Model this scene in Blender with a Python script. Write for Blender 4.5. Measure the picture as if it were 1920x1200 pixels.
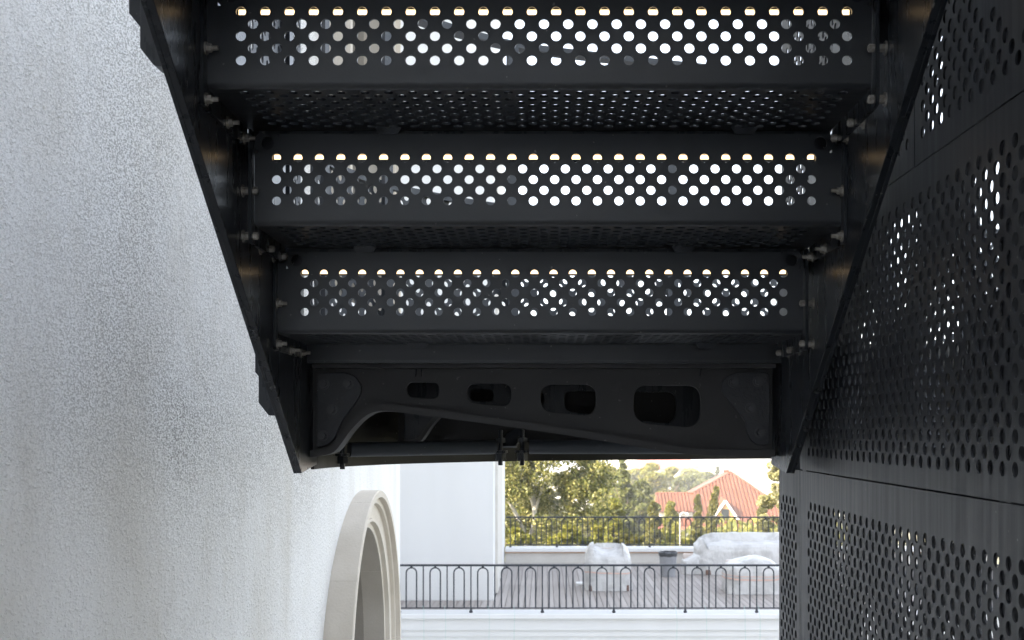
import bpy, bmesh, math, random
import numpy as np
from mathutils import Vector, Matrix, noise as mnoise

R = math.radians
random.seed(7)
rng = np.random.default_rng(11)
scene = bpy.context.scene
for o in list(bpy.data.objects):
    bpy.data.objects.remove(o)
col = scene.collection

# ------------------------------------------------------------------ camera, light, exposure
# metres; the camera stands at the origin (z = 0 is eye height), looks along +Y; verticals stay parallel (shift lens)
F_PX, CX, CY = 2220.0, 1020.0, 805.0
cam_d = bpy.data.cameras.new('camera')
cam = bpy.data.objects.new('camera', cam_d); col.objects.link(cam)
cam.location = (0, 0, 0); cam.rotation_euler = (R(90), 0, 0)
cam_d.sensor_width = 36.0; cam_d.lens = 36.0 * F_PX / 1920.0
cam_d.shift_x = -(CX - 960.0) / 1920.0
cam_d.shift_y = (CY - 600.0) / 1920.0
cam_d.clip_start = 0.02; cam_d.clip_end = 20000
cam_d.dof.use_dof = True; cam_d.dof.focus_distance = 2.35; cam_d.dof.aperture_fstop = 16.0
scene.camera = cam

SUN = Vector((-0.80, -0.50, 0.56)).normalized()      # towards the sun: left and behind
world = bpy.data.worlds.new('World'); scene.world = world; world.use_nodes = True
wn = world.node_tree.nodes; wl = world.node_tree.links
wn.clear()
sky = wn.new('ShaderNodeTexSky'); sky.sky_type = 'NISHITA'; sky.sun_disc = False
sky.sun_elevation = math.asin(SUN.z); sky.sun_rotation = math.atan2(SUN.x, SUN.y)
sky.air_density = 1.0; sky.dust_density = 3.0; sky.ozone_density = 1.0
bg = wn.new('ShaderNodeBackground'); bg.inputs[1].default_value = 0.15
wo = wn.new('ShaderNodeOutputWorld')
hs_ = wn.new('ShaderNodeHueSaturation'); hs_.inputs['Saturation'].default_value = 0.46   # hazy, pale sky
wl.new(sky.outputs[0], hs_.inputs['Color']); wl.new(hs_.outputs[0], bg.inputs[0]); wl.new(bg.outputs[0], wo.inputs[0])

sun_d = bpy.data.lights.new('sun', 'SUN'); sun_d.energy = 3.6; sun_d.angle = R(0.53); sun_d.color = (1.0, 0.87, 0.66)
sun = bpy.data.objects.new('sun', sun_d); col.objects.link(sun)
sun.rotation_euler = SUN.to_track_quat('Z', 'Y').to_euler(); sun.location = (-20, -10, 20)

scene.render.engine = 'CYCLES'
scene.view_settings.view_transform = 'Standard'; scene.view_settings.look = 'None'
scene.view_settings.gamma = 1.0; scene.view_settings.use_curve_mapping = False
scene.view_settings.exposure = 2.38
scene.cycles.max_bounces = 10; scene.cycles.diffuse_bounces = 5; scene.cycles.glossy_bounces = 4
scene.cycles.transparent_max_bounces = 16; scene.cycles.volume_bounces = 0
scene.cycles.use_denoising = True
scene.cycles.sample_clamp_indirect = 6.0

# ------------------------------------------------------------------ helpers
def P(px, py, D):
    return Vector(((px - CX) * D / F_PX, D, (CY - py) * D / F_PX))

class MB:
    """collects shapes and links them as one mesh object"""
    def __init__(s): s.v = []; s.f = []; s.fm = []
    def add(s, verts, faces, mi=0):
        n = len(s.v); s.v.extend([tuple(map(float, p)) for p in verts])
        s.f.extend([tuple(i + n for i in f) for f in faces]); s.fm.extend([mi] * len(faces))
    def addnp(s, verts, quads, mi=0):
        n = len(s.v); s.v.extend(verts.tolist()); s.f.extend((quads + n).tolist()); s.fm.extend([mi] * len(quads))
    def box(s, x0, x1, y0, y1, z0, z1, mi=0, M=None):
        p = [(x0,y0,z0),(x1,y0,z0),(x1,y1,z0),(x0,y1,z0),(x0,y0,z1),(x1,y0,z1),(x1,y1,z1),(x0,y1,z1)]
        if M is not None: p = [M @ Vector(q) for q in p]
        s.add(p, [(0,3,2,1),(4,5,6,7),(0,1,5,4),(1,2,6,5),(2,3,7,6),(3,0,4,7)], mi)
    def prism(s, poly, axis, a, b, mi=0):
        """poly of 2d points extruded along axis: 'x' -> (y,z), 'y' -> (x,z), 'z' -> (x,y)"""
        def q(p, h):
            return (h, p[0], p[1]) if axis == 'x' else (p[0], h, p[1]) if axis == 'y' else (p[0], p[1], h)
        n = len(poly)
        vs = [q(p, a) for p in poly] + [q(p, b) for p in poly]
        fs = [tuple(range(n))[::-1], tuple(range(n, 2*n))] + [(i, (i+1) % n, n+(i+1) % n, n+i) for i in range(n)]
        s.add(vs, fs, mi)
    def cyl(s, p0, p1, r0, r1=None, n=10, mi=0, caps=True):
        r1 = r0 if r1 is None else r1
        p0 = Vector(p0); p1 = Vector(p1); d = (p1 - p0).normalized()
        a = d.orthogonal().normalized(); b = d.cross(a)
        vs = []
        for (p, r) in ((p0, r0), (p1, r1)):
            for i in range(n):
                t = 2 * math.pi * i / n
                vs.append(p + (a * math.cos(t) + b * math.sin(t)) * r)
        fs = [(i, (i+1) % n, n+(i+1) % n, n+i) for i in range(n)]
        if caps: fs += [tuple(range(n))[::-1], tuple(range(n, 2*n))]
        s.add(vs, fs, mi)
    def tube(s, pts, r, n=8, mi=0):
        pts = [Vector(p) for p in pts]; rs = r if isinstance(r, (list, tuple)) else [r] * len(pts)
        vs = []; ref = None
        for i, p in enumerate(pts):
            d = (pts[min(i+1, len(pts)-1)] - pts[max(i-1, 0)]).normalized()
            if ref is None: ref = d.orthogonal().normalized()
            a = (ref - d * ref.dot(d)).normalized(); b = d.cross(a); ref = a
            for k in range(n):
                t = 2 * math.pi * k / n
                vs.append(p + (a * math.cos(t) + b * math.sin(t)) * rs[i])
        fs = []
        for i in range(len(pts) - 1):
            for k in range(n):
                fs.append((i*n+k, i*n+(k+1) % n, (i+1)*n+(k+1) % n, (i+1)*n+k))
        fs += [tuple(range(n))[::-1], tuple(range((len(pts)-1)*n, len(pts)*n))]
        s.add(vs, fs, mi)
    def mesh(s, name, mats, smooth=None, fix=True):
        me = bpy.data.meshes.new(name)
        me.from_pydata(s.v, [], s.f)
        for m in (mats if isinstance(mats, (list, tuple)) else [mats]): me.materials.append(m)
        if any(s.fm): me.polygons.foreach_set('material_index', s.fm)
        if fix:
            bm = bmesh.new(); bm.from_mesh(me); bmesh.ops.recalc_face_normals(bm, faces=bm.faces); bm.to_mesh(me); bm.free()
        if smooth is not None:
            me.polygons.foreach_set('use_smooth', [True] * len(me.polygons))
            me.set_sharp_from_angle(angle=R(smooth))
        me.update()
        return me
    def build(s, name, mats, parent=None, smooth=None, bevel=0, fix=True):
        return link(name, s.mesh(name, mats, smooth, fix), parent, bevel)

def link(name, me, parent=None, bevel=0):
    o = bpy.data.objects.new(name, me); col.objects.link(o)
    if parent is not None: o.parent = parent
    if bevel:
        m = o.modifiers.new('bevel', 'BEVEL'); m.width = bevel; m.segments = 2; m.limit_method = 'ANGLE'; m.angle_limit = R(40)
    return o
def tag(o, label=None, cat=None, group=None, kind=None):
    if label: o['label'] = label
    if cat: o['category'] = cat
    if group: o['group'] = group
    if kind: o['kind'] = kind
    return o
def thing(name, label, cat, group=None, loc=(0, 0, 0)):
    o = bpy.data.objects.new(name, None); col.objects.link(o); o.location = loc; o.empty_display_size = 0.1
    return tag(o, label, cat, group)
def copy_tree(o, parent=None):
    c = o.copy(); col.objects.link(c)
    if parent is not None: c.parent = parent
    for ch in list(o.children): copy_tree(ch, c)
    return c
def round_poly(pts, rad, n=6):
    """2d polygon with rounded corners; rad is one radius or a list"""
    out = []; m = len(pts)
    for i in range(m):
        r = rad[i] if isinstance(rad, (list, tuple)) else rad
        p = Vector(pts[i]); a = Vector(pts[i-1]); b = Vector(pts[(i+1) % m])
        if r <= 0: out.append(tuple(p)); continue
        da = (a - p); db = (b - p)
        ang = da.angle(db); t = min(r / math.tan(ang / 2), da.length * 0.48, db.length * 0.48)
        q0 = p + da.normalized() * t; q1 = p + db.normalized() * t
        for k in range(n + 1):
            u = k / n
            out.append(tuple((1-u)**2 * q0 + 2*u*(1-u) * p + u*u * q1))
    return out
def spline(pts, n=8):
    """Catmull-Rom through the points"""
    pts = [Vector(p) for p in pts]; out = []
    for i in range(len(pts) - 1):
        p0 = pts[max(i-1, 0)]; p1 = pts[i]; p2 = pts[i+1]; p3 = pts[min(i+2, len(pts)-1)]
        for k in range(n):
            t = k / n
            out.append(0.5 * ((2*p1) + (p2-p0)*t + (2*p0-5*p1+4*p2-p3)*t*t + (3*p1-p0-3*p2+p3)*t**3))
    out.append(pts[-1]); return out
def plate_with_holes(name, outline, holes, y, th, mat, bevel=0.0):
    """flat plate in the x-z plane cut from 2d curves (holes are real)"""
    cu = bpy.data.curves.new(name, 'CURVE'); cu.dimensions = '2D'; cu.fill_mode = 'BOTH'
    cu.extrude = th / 2; cu.bevel_depth = bevel; cu.bevel_resolution = 1
    for loop in [outline] + holes:
        sp = cu.splines.new('POLY'); sp.points.add(len(loop) - 1); sp.use_cyclic_u = True
        for q, p in zip(sp.points, loop): q.co = (p[0], p[1], 0, 1)
    o = bpy.data.objects.new(name, cu); col.objects.link(o)
    dg = bpy.context.evaluated_depsgraph_get(); dg.update()
    me = bpy.data.meshes.new_from_object(o.evaluated_get(dg))
    bpy.data.objects.remove(o); bpy.data.curves.remove(cu)
    me.transform(Matrix.Translation((0, y, 0)) @ Matrix.Rotation(R(90), 4, 'X'))
    me.materials.clear(); me.materials.append(mat); me.name = name
    return me

# --- perforated sheet: staggered round holes, real openings with thickness
_ang = []
for q in range(4):
    for a in (0.0, 26.565, 47.7, 68.9):
        _ang.append(q * 90 + (a if q % 2 == 0 else 90 - a if a else 0.0))
_ang = sorted(set(round(a, 3) for a in _ang)); _ang = np.radians(np.array(_ang)); _N = len(_ang)
def cell_template(w, h, r, t, ru=None):
    c, s = np.cos(_ang), np.sin(_ang)
    k = np.minimum((w/2) / np.maximum(np.abs(c), 1e-9), (h/2) / np.maximum(np.abs(s), 1e-9))
    rin = np.stack([c*r, s*r], 1); rout = np.stack([c*k, s*k], 1)
    z0 = np.zeros((_N, 1)); z1 = np.full((_N, 1), t)
    v = np.concatenate([np.hstack([rin, z0]), np.hstack([rout, z0]), np.hstack([rin, z1]), np.hstack([rout, z1])])
    i = np.arange(_N); j = (i + 1) % _N
    f = np.concatenate([np.stack([i, j, _N+j, _N+i], 1), np.stack([2*_N+i, 3*_N+i, 3*_N+j, 2*_N+j], 1), np.stack([i, 2*_N+i, 2*_N+j, j], 1)])
    return v, f
def perf(nc, nr, p, d, t, exist=None, hole=None, par=0):
    """returns verts (u,v,w) and quads. Cells p wide, p/2 high, every other row shifted by p/2"""
    h = p / 2; tv, tf = cell_template(p, h, d / 2, t)
    pv = np.array([(-.5,-.5,0),(.5,-.5,0),(.5,.5,0),(-.5,.5,0),(-.5,-.5,1),(.5,-.5,1),(.5,.5,1),(-.5,.5,1)])
    pf = np.array([(0,3,2,1),(4,5,6,7)])
    V = []; Fc = []; n = 0
    for j in range(nr):
        odd = (j + par) % 2
        cells = [((i + (1.0 if odd else 0.5)) * p, p, True) for i in range(nc - odd)]
        if odd: cells += [(p / 4, p / 2, False), (nc * p - p / 4, p / 2, False)]
        vc = (j + 0.5) * h
        for (u, w, hol) in cells:
            if exist and not exist(u, vc): continue
            if hol and (hole is None or hole(u, vc)):
                V.append(tv + np.array((u, vc, 0))); Fc.append(tf + n); n += len(tv)
            else:
                V.append(pv * np.array((w, h, t)) + np.array((u, vc, 0))); Fc.append(pf + n); n += 8
    return np.concatenate(V), np.concatenate(Fc)

# ------------------------------------------------------------------ materials
def new_mat(name):
    m = bpy.data.materials.new(name); m.use_nodes = True
    nt = m.node_tree; b = nt.nodes['Principled BSDF']
    return m, nt, b
def nd(nt, t, **kw):
    n = nt.nodes.new(t)
    for k, v in kw.items(): setattr(n, k, v)
    return n
def tex(nt, scale, detail=4, rough=0.55, coord='Object', stretch=None):
    tc = nd(nt, 'ShaderNodeTexCoord'); n = nd(nt, 'ShaderNodeTexNoise')
    n.inputs['Scale'].default_value = scale; n.inputs['Detail'].default_value = detail; n.inputs['Roughness'].default_value = rough
    if stretch:
        mp = nd(nt, 'ShaderNodeMapping'); mp.inputs['Scale'].default_value = stretch
        nt.links.new(tc.outputs[coord], mp.inputs['Vector']); nt.links.new(mp.outputs[0], n.inputs['Vector'])
    else: nt.links.new(tc.outputs[coord], n.inputs['Vector'])
    return n
def ramp(nt, src, stops):
    r = nd(nt, 'ShaderNodeValToRGB')
    el = r.color_ramp.elements
    while len(el) < len(stops): el.new(0.5)
    for e, (p, c) in zip(el, stops): e.position = p; e.color = (*c, 1) if len(c) == 3 else c
    nt.links.new(src, r.inputs[0]); return r
def g(v): return (v, v, v)
def bump(nt, b, src, strength, dist):
    bp = nd(nt, 'ShaderNodeBump'); bp.inputs['Strength'].default_value = strength; bp.inputs['Distance'].default_value = dist
    nt.links.new(src, bp.inputs['Height'])
    return bp
def mixc(nt, fac, a, b, mode='MIX'):
    m = nd(nt, 'ShaderNodeMix', data_type='RGBA', blend_type=mode)
    for s, v in ((m.inputs[0], fac), (m.inputs[6], a), (m.inputs[7], b)):
        if hasattr(v, 'is_linked') or isinstance(v, bpy.types.NodeSocket): nt.links.new(v, s)
        elif isinstance(v, (int, float)): s.default_value = v
        else: s.default_value = (*v, 1)
    return m.outputs[2]

def steel_paint(name, base, r0, r1, streak=(1, 1, 1), grain=260, gb=0.10, dust=0.5, spec=0.5):
    m, nt, b = new_mat(name); L = nt.links
    n1 = tex(nt, 9, 6, 0.65, stretch=streak); n2 = tex(nt, grain, 3, 0.6); n3 = tex(nt, 55, 5, 0.7, stretch=streak)
    light = tuple(min(1, c * 1.7 + 0.002) for c in base)
    c1 = ramp(nt, n1.outputs[0], [(0.30, base), (0.62, base), (0.80, light)])
    c2 = ramp(nt, n3.outputs[0], [(0.66, g(0)), (0.80, g(dust))])
    n5 = tex(nt, 95, 2, 0.4); c5 = ramp(nt, n5.outputs[0], [(0.735, g(0)), (0.775, g(0.8))])          # chips and dust specks
    cc = mixc(nt, c2.outputs[0], c1.outputs[0], (0.045, 0.043, 0.040))
    L.new(mixc(nt, c5.outputs[0], cc, (0.16, 0.155, 0.145)), b.inputs['Base Color'])
    rr = ramp(nt, n1.outputs[0], [(0.25, g(r0)), (0.75, g(r1))]); L.new(rr.outputs[0], b.inputs['Roughness'])
    bp = bump(nt, b, n2.outputs[0], gb, 0.002); L.new(bp.outputs[0], b.inputs['Normal'])
    b.inputs['Specular IOR Level'].default_value = spec
    return m
M_STEP = steel_paint('black_step_paint', (0.0105, 0.0130, 0.0168), 0.26, 0.42, (0.5, 6, 6), dust=0.35, spec=0.6)
M_STRING = steel_paint('black_stringer_paint', (0.0125, 0.0150, 0.0190), 0.25, 0.31, (3, 3, 0.5), dust=0.2, spec=0.30)
M_BEAM = steel_paint('black_beam_paint', (0.0480, 0.0465, 0.0465), 0.45, 0.62, grain=420, gb=0.18, dust=0.3, spec=0.3)
M_GUSSET = steel_paint('bumpy_black_paint', (0.0330, 0.0345, 0.0390), 0.28, 0.40, grain=150, gb=0.55, dust=0.1, spec=0.35)
M_BIGBOLT = steel_paint('painted_bolt', (0.050, 0.051, 0.055), 0.25, 0.40, grain=150, gb=0.2, dust=0.1)
M_SCREEN = steel_paint('black_screen_paint', (0.0245, 0.0262, 0.0300), 0.32, 0.52, (8, 8, 0.35), grain=500, gb=0.06, dust=0.3, spec=0.32)
M_FASCIA = steel_paint('brown_black_paint', (0.0055, 0.0045, 0.0036), 0.40, 0.6, dust=0.25, spec=0.3)
M_RAILPANEL = steel_paint('slate_grey_paint', (0.045, 0.052, 0.062), 0.45, 0.6, dust=0.1)

m, nt, b = new_mat('zinc_bolt'); M_BOLT = m
n = tex(nt, 120, 4); r_ = ramp(nt, n.outputs[0], [(0.3, (0.20, 0.18, 0.15)), (0.7, (0.44, 0.415, 0.375))])
nt.links.new(r_.outputs[0], b.inputs['Base Color']); b.inputs['Metallic'].default_value = 0.55; b.inputs['Roughness'].default_value = 0.42

m, nt, b = new_mat('led_light'); M_LED = m
b.inputs['Base Color'].default_value = (0.9, 0.8, 0.6, 1); b.inputs['Emission Color'].default_value = (1.0, 0.70, 0.38, 1); b.inputs['Emission Strength'].default_value = 0.62

# stucco: raised bumps, with brown specks painting their shaded sides into the colour
m, nt, b = new_mat('white_stucco'); M_STUCCO = m; L = nt.links
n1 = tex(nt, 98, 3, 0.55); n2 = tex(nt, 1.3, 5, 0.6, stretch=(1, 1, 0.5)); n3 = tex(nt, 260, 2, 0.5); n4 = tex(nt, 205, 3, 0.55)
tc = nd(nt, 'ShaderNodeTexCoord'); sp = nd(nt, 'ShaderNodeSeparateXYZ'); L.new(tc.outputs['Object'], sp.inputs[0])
band = nd(nt, 'ShaderNodeMapRange', interpolation_type='SMOOTHSTEP'); L.new(sp.outputs['Y'], band.inputs[0])      # specks thicken here, painting the stairs' shade into the wall
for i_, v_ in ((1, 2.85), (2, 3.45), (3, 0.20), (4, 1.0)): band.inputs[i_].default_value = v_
band2 = nd(nt, 'ShaderNodeMapRange', interpolation_type='SMOOTHSTEP'); L.new(sp.outputs['Y'], band2.inputs[0])  # painted shade thins out towards the lit arch end
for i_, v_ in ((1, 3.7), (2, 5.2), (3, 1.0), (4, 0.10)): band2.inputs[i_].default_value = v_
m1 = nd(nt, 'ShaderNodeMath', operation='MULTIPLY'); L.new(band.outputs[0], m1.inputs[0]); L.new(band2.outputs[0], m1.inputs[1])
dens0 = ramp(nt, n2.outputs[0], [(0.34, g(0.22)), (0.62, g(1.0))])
bandz = nd(nt, 'ShaderNodeMapRange', interpolation_type='SMOOTHSTEP'); L.new(sp.outputs['Z'], bandz.inputs[0])      # painted shade thins towards the foot
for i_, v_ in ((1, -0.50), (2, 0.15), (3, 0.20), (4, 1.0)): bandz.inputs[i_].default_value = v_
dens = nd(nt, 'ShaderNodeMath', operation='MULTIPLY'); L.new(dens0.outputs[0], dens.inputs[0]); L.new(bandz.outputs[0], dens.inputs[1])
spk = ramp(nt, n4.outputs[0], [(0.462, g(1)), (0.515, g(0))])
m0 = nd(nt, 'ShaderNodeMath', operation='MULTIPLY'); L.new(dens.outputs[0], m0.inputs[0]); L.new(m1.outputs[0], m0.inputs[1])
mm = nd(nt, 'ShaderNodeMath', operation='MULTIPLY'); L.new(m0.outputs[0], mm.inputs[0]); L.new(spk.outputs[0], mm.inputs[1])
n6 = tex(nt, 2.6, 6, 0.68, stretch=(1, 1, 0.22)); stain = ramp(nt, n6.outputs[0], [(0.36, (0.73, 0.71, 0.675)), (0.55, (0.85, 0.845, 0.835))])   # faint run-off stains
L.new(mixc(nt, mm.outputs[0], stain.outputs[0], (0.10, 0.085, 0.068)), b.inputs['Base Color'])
b.inputs['Roughness'].default_value = 0.8; b.inputs['Specular IOR Level'].default_value = 0.3
hb = ramp(nt, n1.outputs[0], [(0.50, g(0)), (0.75, g(1))])
bp1 = bump(nt, b, hb.outputs[0], 0.6, 0.0045); bp2 = bump(nt, b, n3.outputs[0], 0.2, 0.001)
L.new(bp1.outputs[0], bp2.inputs['Normal']); L.new(bp2.outputs[0], b.inputs['Normal'])

def plain_mat(name, c0, c1, scale, rough, bumps=0.15, bdist=0.003, spec=0.3, stretch=None):
    m, nt, b = new_mat(name)
    n = tex(nt, scale, 6, 0.6, stretch=stretch); n2 = tex(nt, scale * 22, 3)
    r = ramp(nt, n.outputs[0], [(0.3, c0), (0.7, c1)]); nt.links.new(r.outputs[0], b.inputs['Base Color'])
    b.inputs['Roughness'].default_value = rough; b.inputs['Specular IOR Level'].default_value = spec
    if bumps: nt.links.new(bump(nt, b, n2.outputs[0], bumps, bdist).outputs[0], b.inputs['Normal'])
    return m
M_WHITE = plain_mat('white_render', (0.755, 0.753, 0.745), (0.795, 0.793, 0.787), 2.2, 0.85, stretch=(1, 1, 0.14))
M_LIME = plain_mat('limestone', (0.59, 0.535, 0.455), (0.69, 0.635, 0.555), 5, 0.8, 0.3, 0.003)
M_LIME2 = plain_mat('pale_limestone', (0.62, 0.595, 0.55), (0.70, 0.675, 0.63), 4, 0.8, 0.2)
M_REVEAL = plain_mat('shaded_limestone', (0.36, 0.325, 0.275), (0.44, 0.40, 0.345), 5, 0.8, 0.3)  # limestone colour darkened to hold the shadow inside the window reveal
M_DARKFRAME = plain_mat('dark_frame', (0.03, 0.03, 0.03), (0.05, 0.048, 0.045), 8, 0.5)
M_IRON = plain_mat('dark_iron', (0.025, 0.03, 0.038), (0.04, 0.046, 0.056), 10, 0.45, 0.05)
M_PAVE = plain_mat('grey_paving', (0.34, 0.33, 0.31), (0.42, 0.405, 0.38), 2, 0.85, 0.3)
M_COURT = plain_mat('pale_paving', (0.46, 0.44, 0.41), (0.56, 0.54, 0.50), 1.5, 0.85)
M_PEACH = plain_mat('peach_colour', (0.62, 0.40, 0.26), (0.70, 0.47, 0.32), 3, 0.8)
m, nt, b = new_mat('window_glass'); M_GLASS = m
b.inputs['Base Color'].default_value = (0.02, 0.025, 0.03, 1); b.inputs['Roughness'].default_value = 0.06
# deck boards with a shade of their own
m, nt, b = new_mat('deck_wood'); M_DECK = m; L = nt.links
oi = nd(nt, 'ShaderNodeObjectInfo'); n = tex(nt, 14, 5, 0.6, stretch=(1, 0.06, 1))
r1 = ramp(nt, oi.outputs['Random'], [(0.0, (0.32, 0.285, 0.262)), (1.0, (0.42, 0.382, 0.358))])
r2 = ramp(nt, n.outputs[0], [(0.3, g(0.78)), (0.7, g(1.1))])
L.new(mixc(nt, 1.0, r1.outputs[0], r2.outputs[0], 'MULTIPLY'), b.inputs['Base Color']); b.inputs['Roughness'].default_value = 0.7
M_GAP = plain_mat('dark_joist', (0.05, 0.045, 0.04), (0.07, 0.06, 0.055), 3, 0.9)
# plastic wrap
m, nt, b = new_mat('plastic_wrap'); M_WRAP = m; L = nt.links
n = tex(nt, 5.0, 4, 0.6, stretch=(1, 1, 0.5)); n2 = tex(nt, 4.0, 3, 0.5)
b.inputs['Base Color'].default_value = (0.62, 0.612, 0.60, 1); b.inputs['Roughness'].default_value = 0.30
bpa = bump(nt, b, n.outputs[0], 0.9, 0.08); bpb = bump(nt, b, n2.outputs[0], 0.25, 0.03)
L.new(bpa.outputs[0], bpb.inputs['Normal']); L.new(bpb.outputs[0], b.inputs['Normal'])
tr = nd(nt, 'ShaderNodeBsdfTransparent'); mx = nd(nt, 'ShaderNodeMixShader')
rf = ramp(nt, n2.outputs[0], [(0.50, g(0.03)), (0.78, g(0.40))]); L.new(rf.outputs[0], mx.inputs[0])
L.new(b.outputs[0], mx.inputs[1]); L.new(tr.outputs[0], mx.inputs[2])
L.new(mx.outputs[0], nt.nodes['Material Output'].inputs['Surface'])
M_CUSHION = plain_mat('pale_cushion', (0.60, 0.52, 0.47), (0.70, 0.63, 0.58), 5, 0.9)
M_WOODBASE = plain_mat('dark_wood', (0.13, 0.075, 0.055), (0.20, 0.12, 0.09), 6, 0.6)
M_TAPE = plain_mat('peach_tape', (0.66, 0.44, 0.36), (0.72, 0.52, 0.44), 6, 0.5)
M_BIN = plain_mat('grey_plastic', (0.24, 0.245, 0.26), (0.33, 0.335, 0.35), 6, 0.4)
M_BAG = plain_mat('dark_bag', (0.03, 0.032, 0.035), (0.09, 0.095, 0.10), 18, 0.3, 0.5, 0.02)
M_PAPER = plain_mat('white_paper', (0.78, 0.78, 0.78), (0.82, 0.82, 0.82), 3, 0.7)
M_CORD = plain_mat('pale_green_cord', (0.42, 0.62, 0.56), (0.50, 0.68, 0.62), 3, 0.5)
# landscape
M_EARTH = plain_mat('dry_hillside', (0.16, 0.14, 0.08), (0.10, 0.12, 0.05), 0.08, 0.95, 0.4, 0.2)
M_SEA = plain_mat('sea_water', (0.07, 0.12, 0.16), (0.09, 0.14, 0.18), 0.01, 0.2)
M_BARK = plain_mat('pale_bark', (0.42, 0.38, 0.32), (0.66, 0.62, 0.55), 4, 0.85, 0.5, 0.01)
M_BARK2 = plain_mat('brown_bark', (0.12, 0.085, 0.06), (0.20, 0.15, 0.11), 4, 0.9, 0.5, 0.01)
M_ROOF = plain_mat('red_metal_roof', (0.135, 0.050, 0.027), (0.18, 0.068, 0.038), 0.6, 0.5, 0.1)
M_OLDROOF = plain_mat('old_red_roof', (0.28, 0.10, 0.075), (0.35, 0.13, 0.095), 0.8, 0.7)  # one even old red for far roofs, the gutter and the pole
M_HWALL = plain_mat('cream_house_wall', (0.70, 0.66, 0.58), (0.76, 0.72, 0.65), 0.5, 0.9)
M_TRIM = plain_mat('white_trim', (0.76, 0.76, 0.75), (0.80, 0.80, 0.79), 2, 0.6)
M_GABLE = plain_mat('ochre_boards', (0.40, 0.21, 0.08), (0.48, 0.27, 0.11), 3, 0.7)
M_GREYROOF = plain_mat('pale_flat_roof', (0.55, 0.52, 0.48), (0.66, 0.62, 0.58), 0.5, 0.9)
def leaf_mat(name, c0, c1, c2, trans=0.45):
    m = bpy.data.materials.new(name); m.use_nodes = True; nt = m.node_tree; nt.nodes.clear(); L = nt.links
    ge = nd(nt, 'ShaderNodeNewGeometry')
    r = ramp(nt, ge.outputs['Random Per Island'], [(0.0, c0), (0.55, c1), (1.0, c2)])
    d = nd(nt, 'ShaderNodeBsdfPrincipled'); d.inputs['Roughness'].default_value = 0.5; L.new(r.outputs[0], d.inputs['Base Color'])
    t = nd(nt, 'ShaderNodeBsdfTranslucent'); L.new(r.outputs[0], t.inputs['Color'])
    x = nd(nt, 'ShaderNodeMixShader'); x.inputs[0].default_value = trans
    L.new(d.outputs[0], x.inputs[1]); L.new(t.outputs[0], x.inputs[2])
    o = nd(nt, 'ShaderNodeOutputMaterial'); L.new(x.outputs[0], o.inputs['Surface'])
    return m
LEAF_BIRCH = leaf_mat('poplar_leaves', (0.075, 0.095, 0.022), (0.19, 0.195, 0.05), (0.44, 0.40, 0.16))
LEAF_LIGHT = leaf_mat('light_leaves', (0.12, 0.14, 0.022), (0.24, 0.24, 0.04), (0.37, 0.33, 0.07))
LEAF_PINE = leaf_mat('pine_needles', (0.07, 0.085, 0.025), (0.13, 0.145, 0.04), (0.22, 0.22, 0.06), 0.35)
LEAF_CYP = leaf_mat('cypress_leaves', (0.06, 0.07, 0.018), (0.14, 0.14, 0.03), (0.26, 0.225, 0.055), 0.35)
LEAF_PALE = leaf_mat('pale_leaves', (0.22, 0.22, 0.07), (0.40, 0.38, 0.18), (0.60, 0.56, 0.38))

# ------------------------------------------------------------------ ground and sea
def ground_z(x, y):
    pts = [(-50, -6.0), (24.5, -6.0), (40, -7.0), (85, -10.5), (200, -17), (500, -34), (1200, -52), (1700, -62), (30000, -62)]
    for (a, za), (b_, zb) in zip(pts, pts[1:]):
        if y <= b_: return za + (zb - za) * (y - a) / (b_ - a)
    return -62
mb = MB(); ys = [-60, 0, 20, 30, 40, 60, 85, 120, 160, 200, 300, 400, 500, 700, 950, 1200, 1500, 1700]
xs = [-2600, -1200, -600, -300, -150, -80, -40, -20, 0, 20, 40, 80, 150, 300, 600, 1200, 2600]
for j, y in enumerate(ys):
    for x in xs: mb.v.append((x, y, ground_z(x, y) + (mnoise.noise((x*.01, y*.01, 0)) * min(6, max(0, y-60)*.03))))
W = len(xs)
for j in range(len(ys)-1):
    for i in range(W-1): mb.f.append((j*W+i, j*W+i+1, (j+1)*W+i+1, (j+1)*W+i)); mb.fm.append(0)
tag(mb.build('hillside', M_EARTH, smooth=60), kind='structure')
mb = MB(); mb.add([(-9000, 1200, -60), (9000, 1200, -60), (9000, 16000, -60), (-9000, 16000, -60)], [(0, 1, 2, 3)])
tag(mb.build('sea', M_SEA), kind='structure')
mb = MB(); mb.box(-9.4, 14, -12, 24.0, -6.3, -5.9); tag(mb.build('courtyard', M_COURT), kind='structure')
mb = MB(); mb.box(-6, 3.2, -6, 8.2, -1.95, -1.65); tag(mb.build('pavement', M_PAVE), kind='structure')

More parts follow.
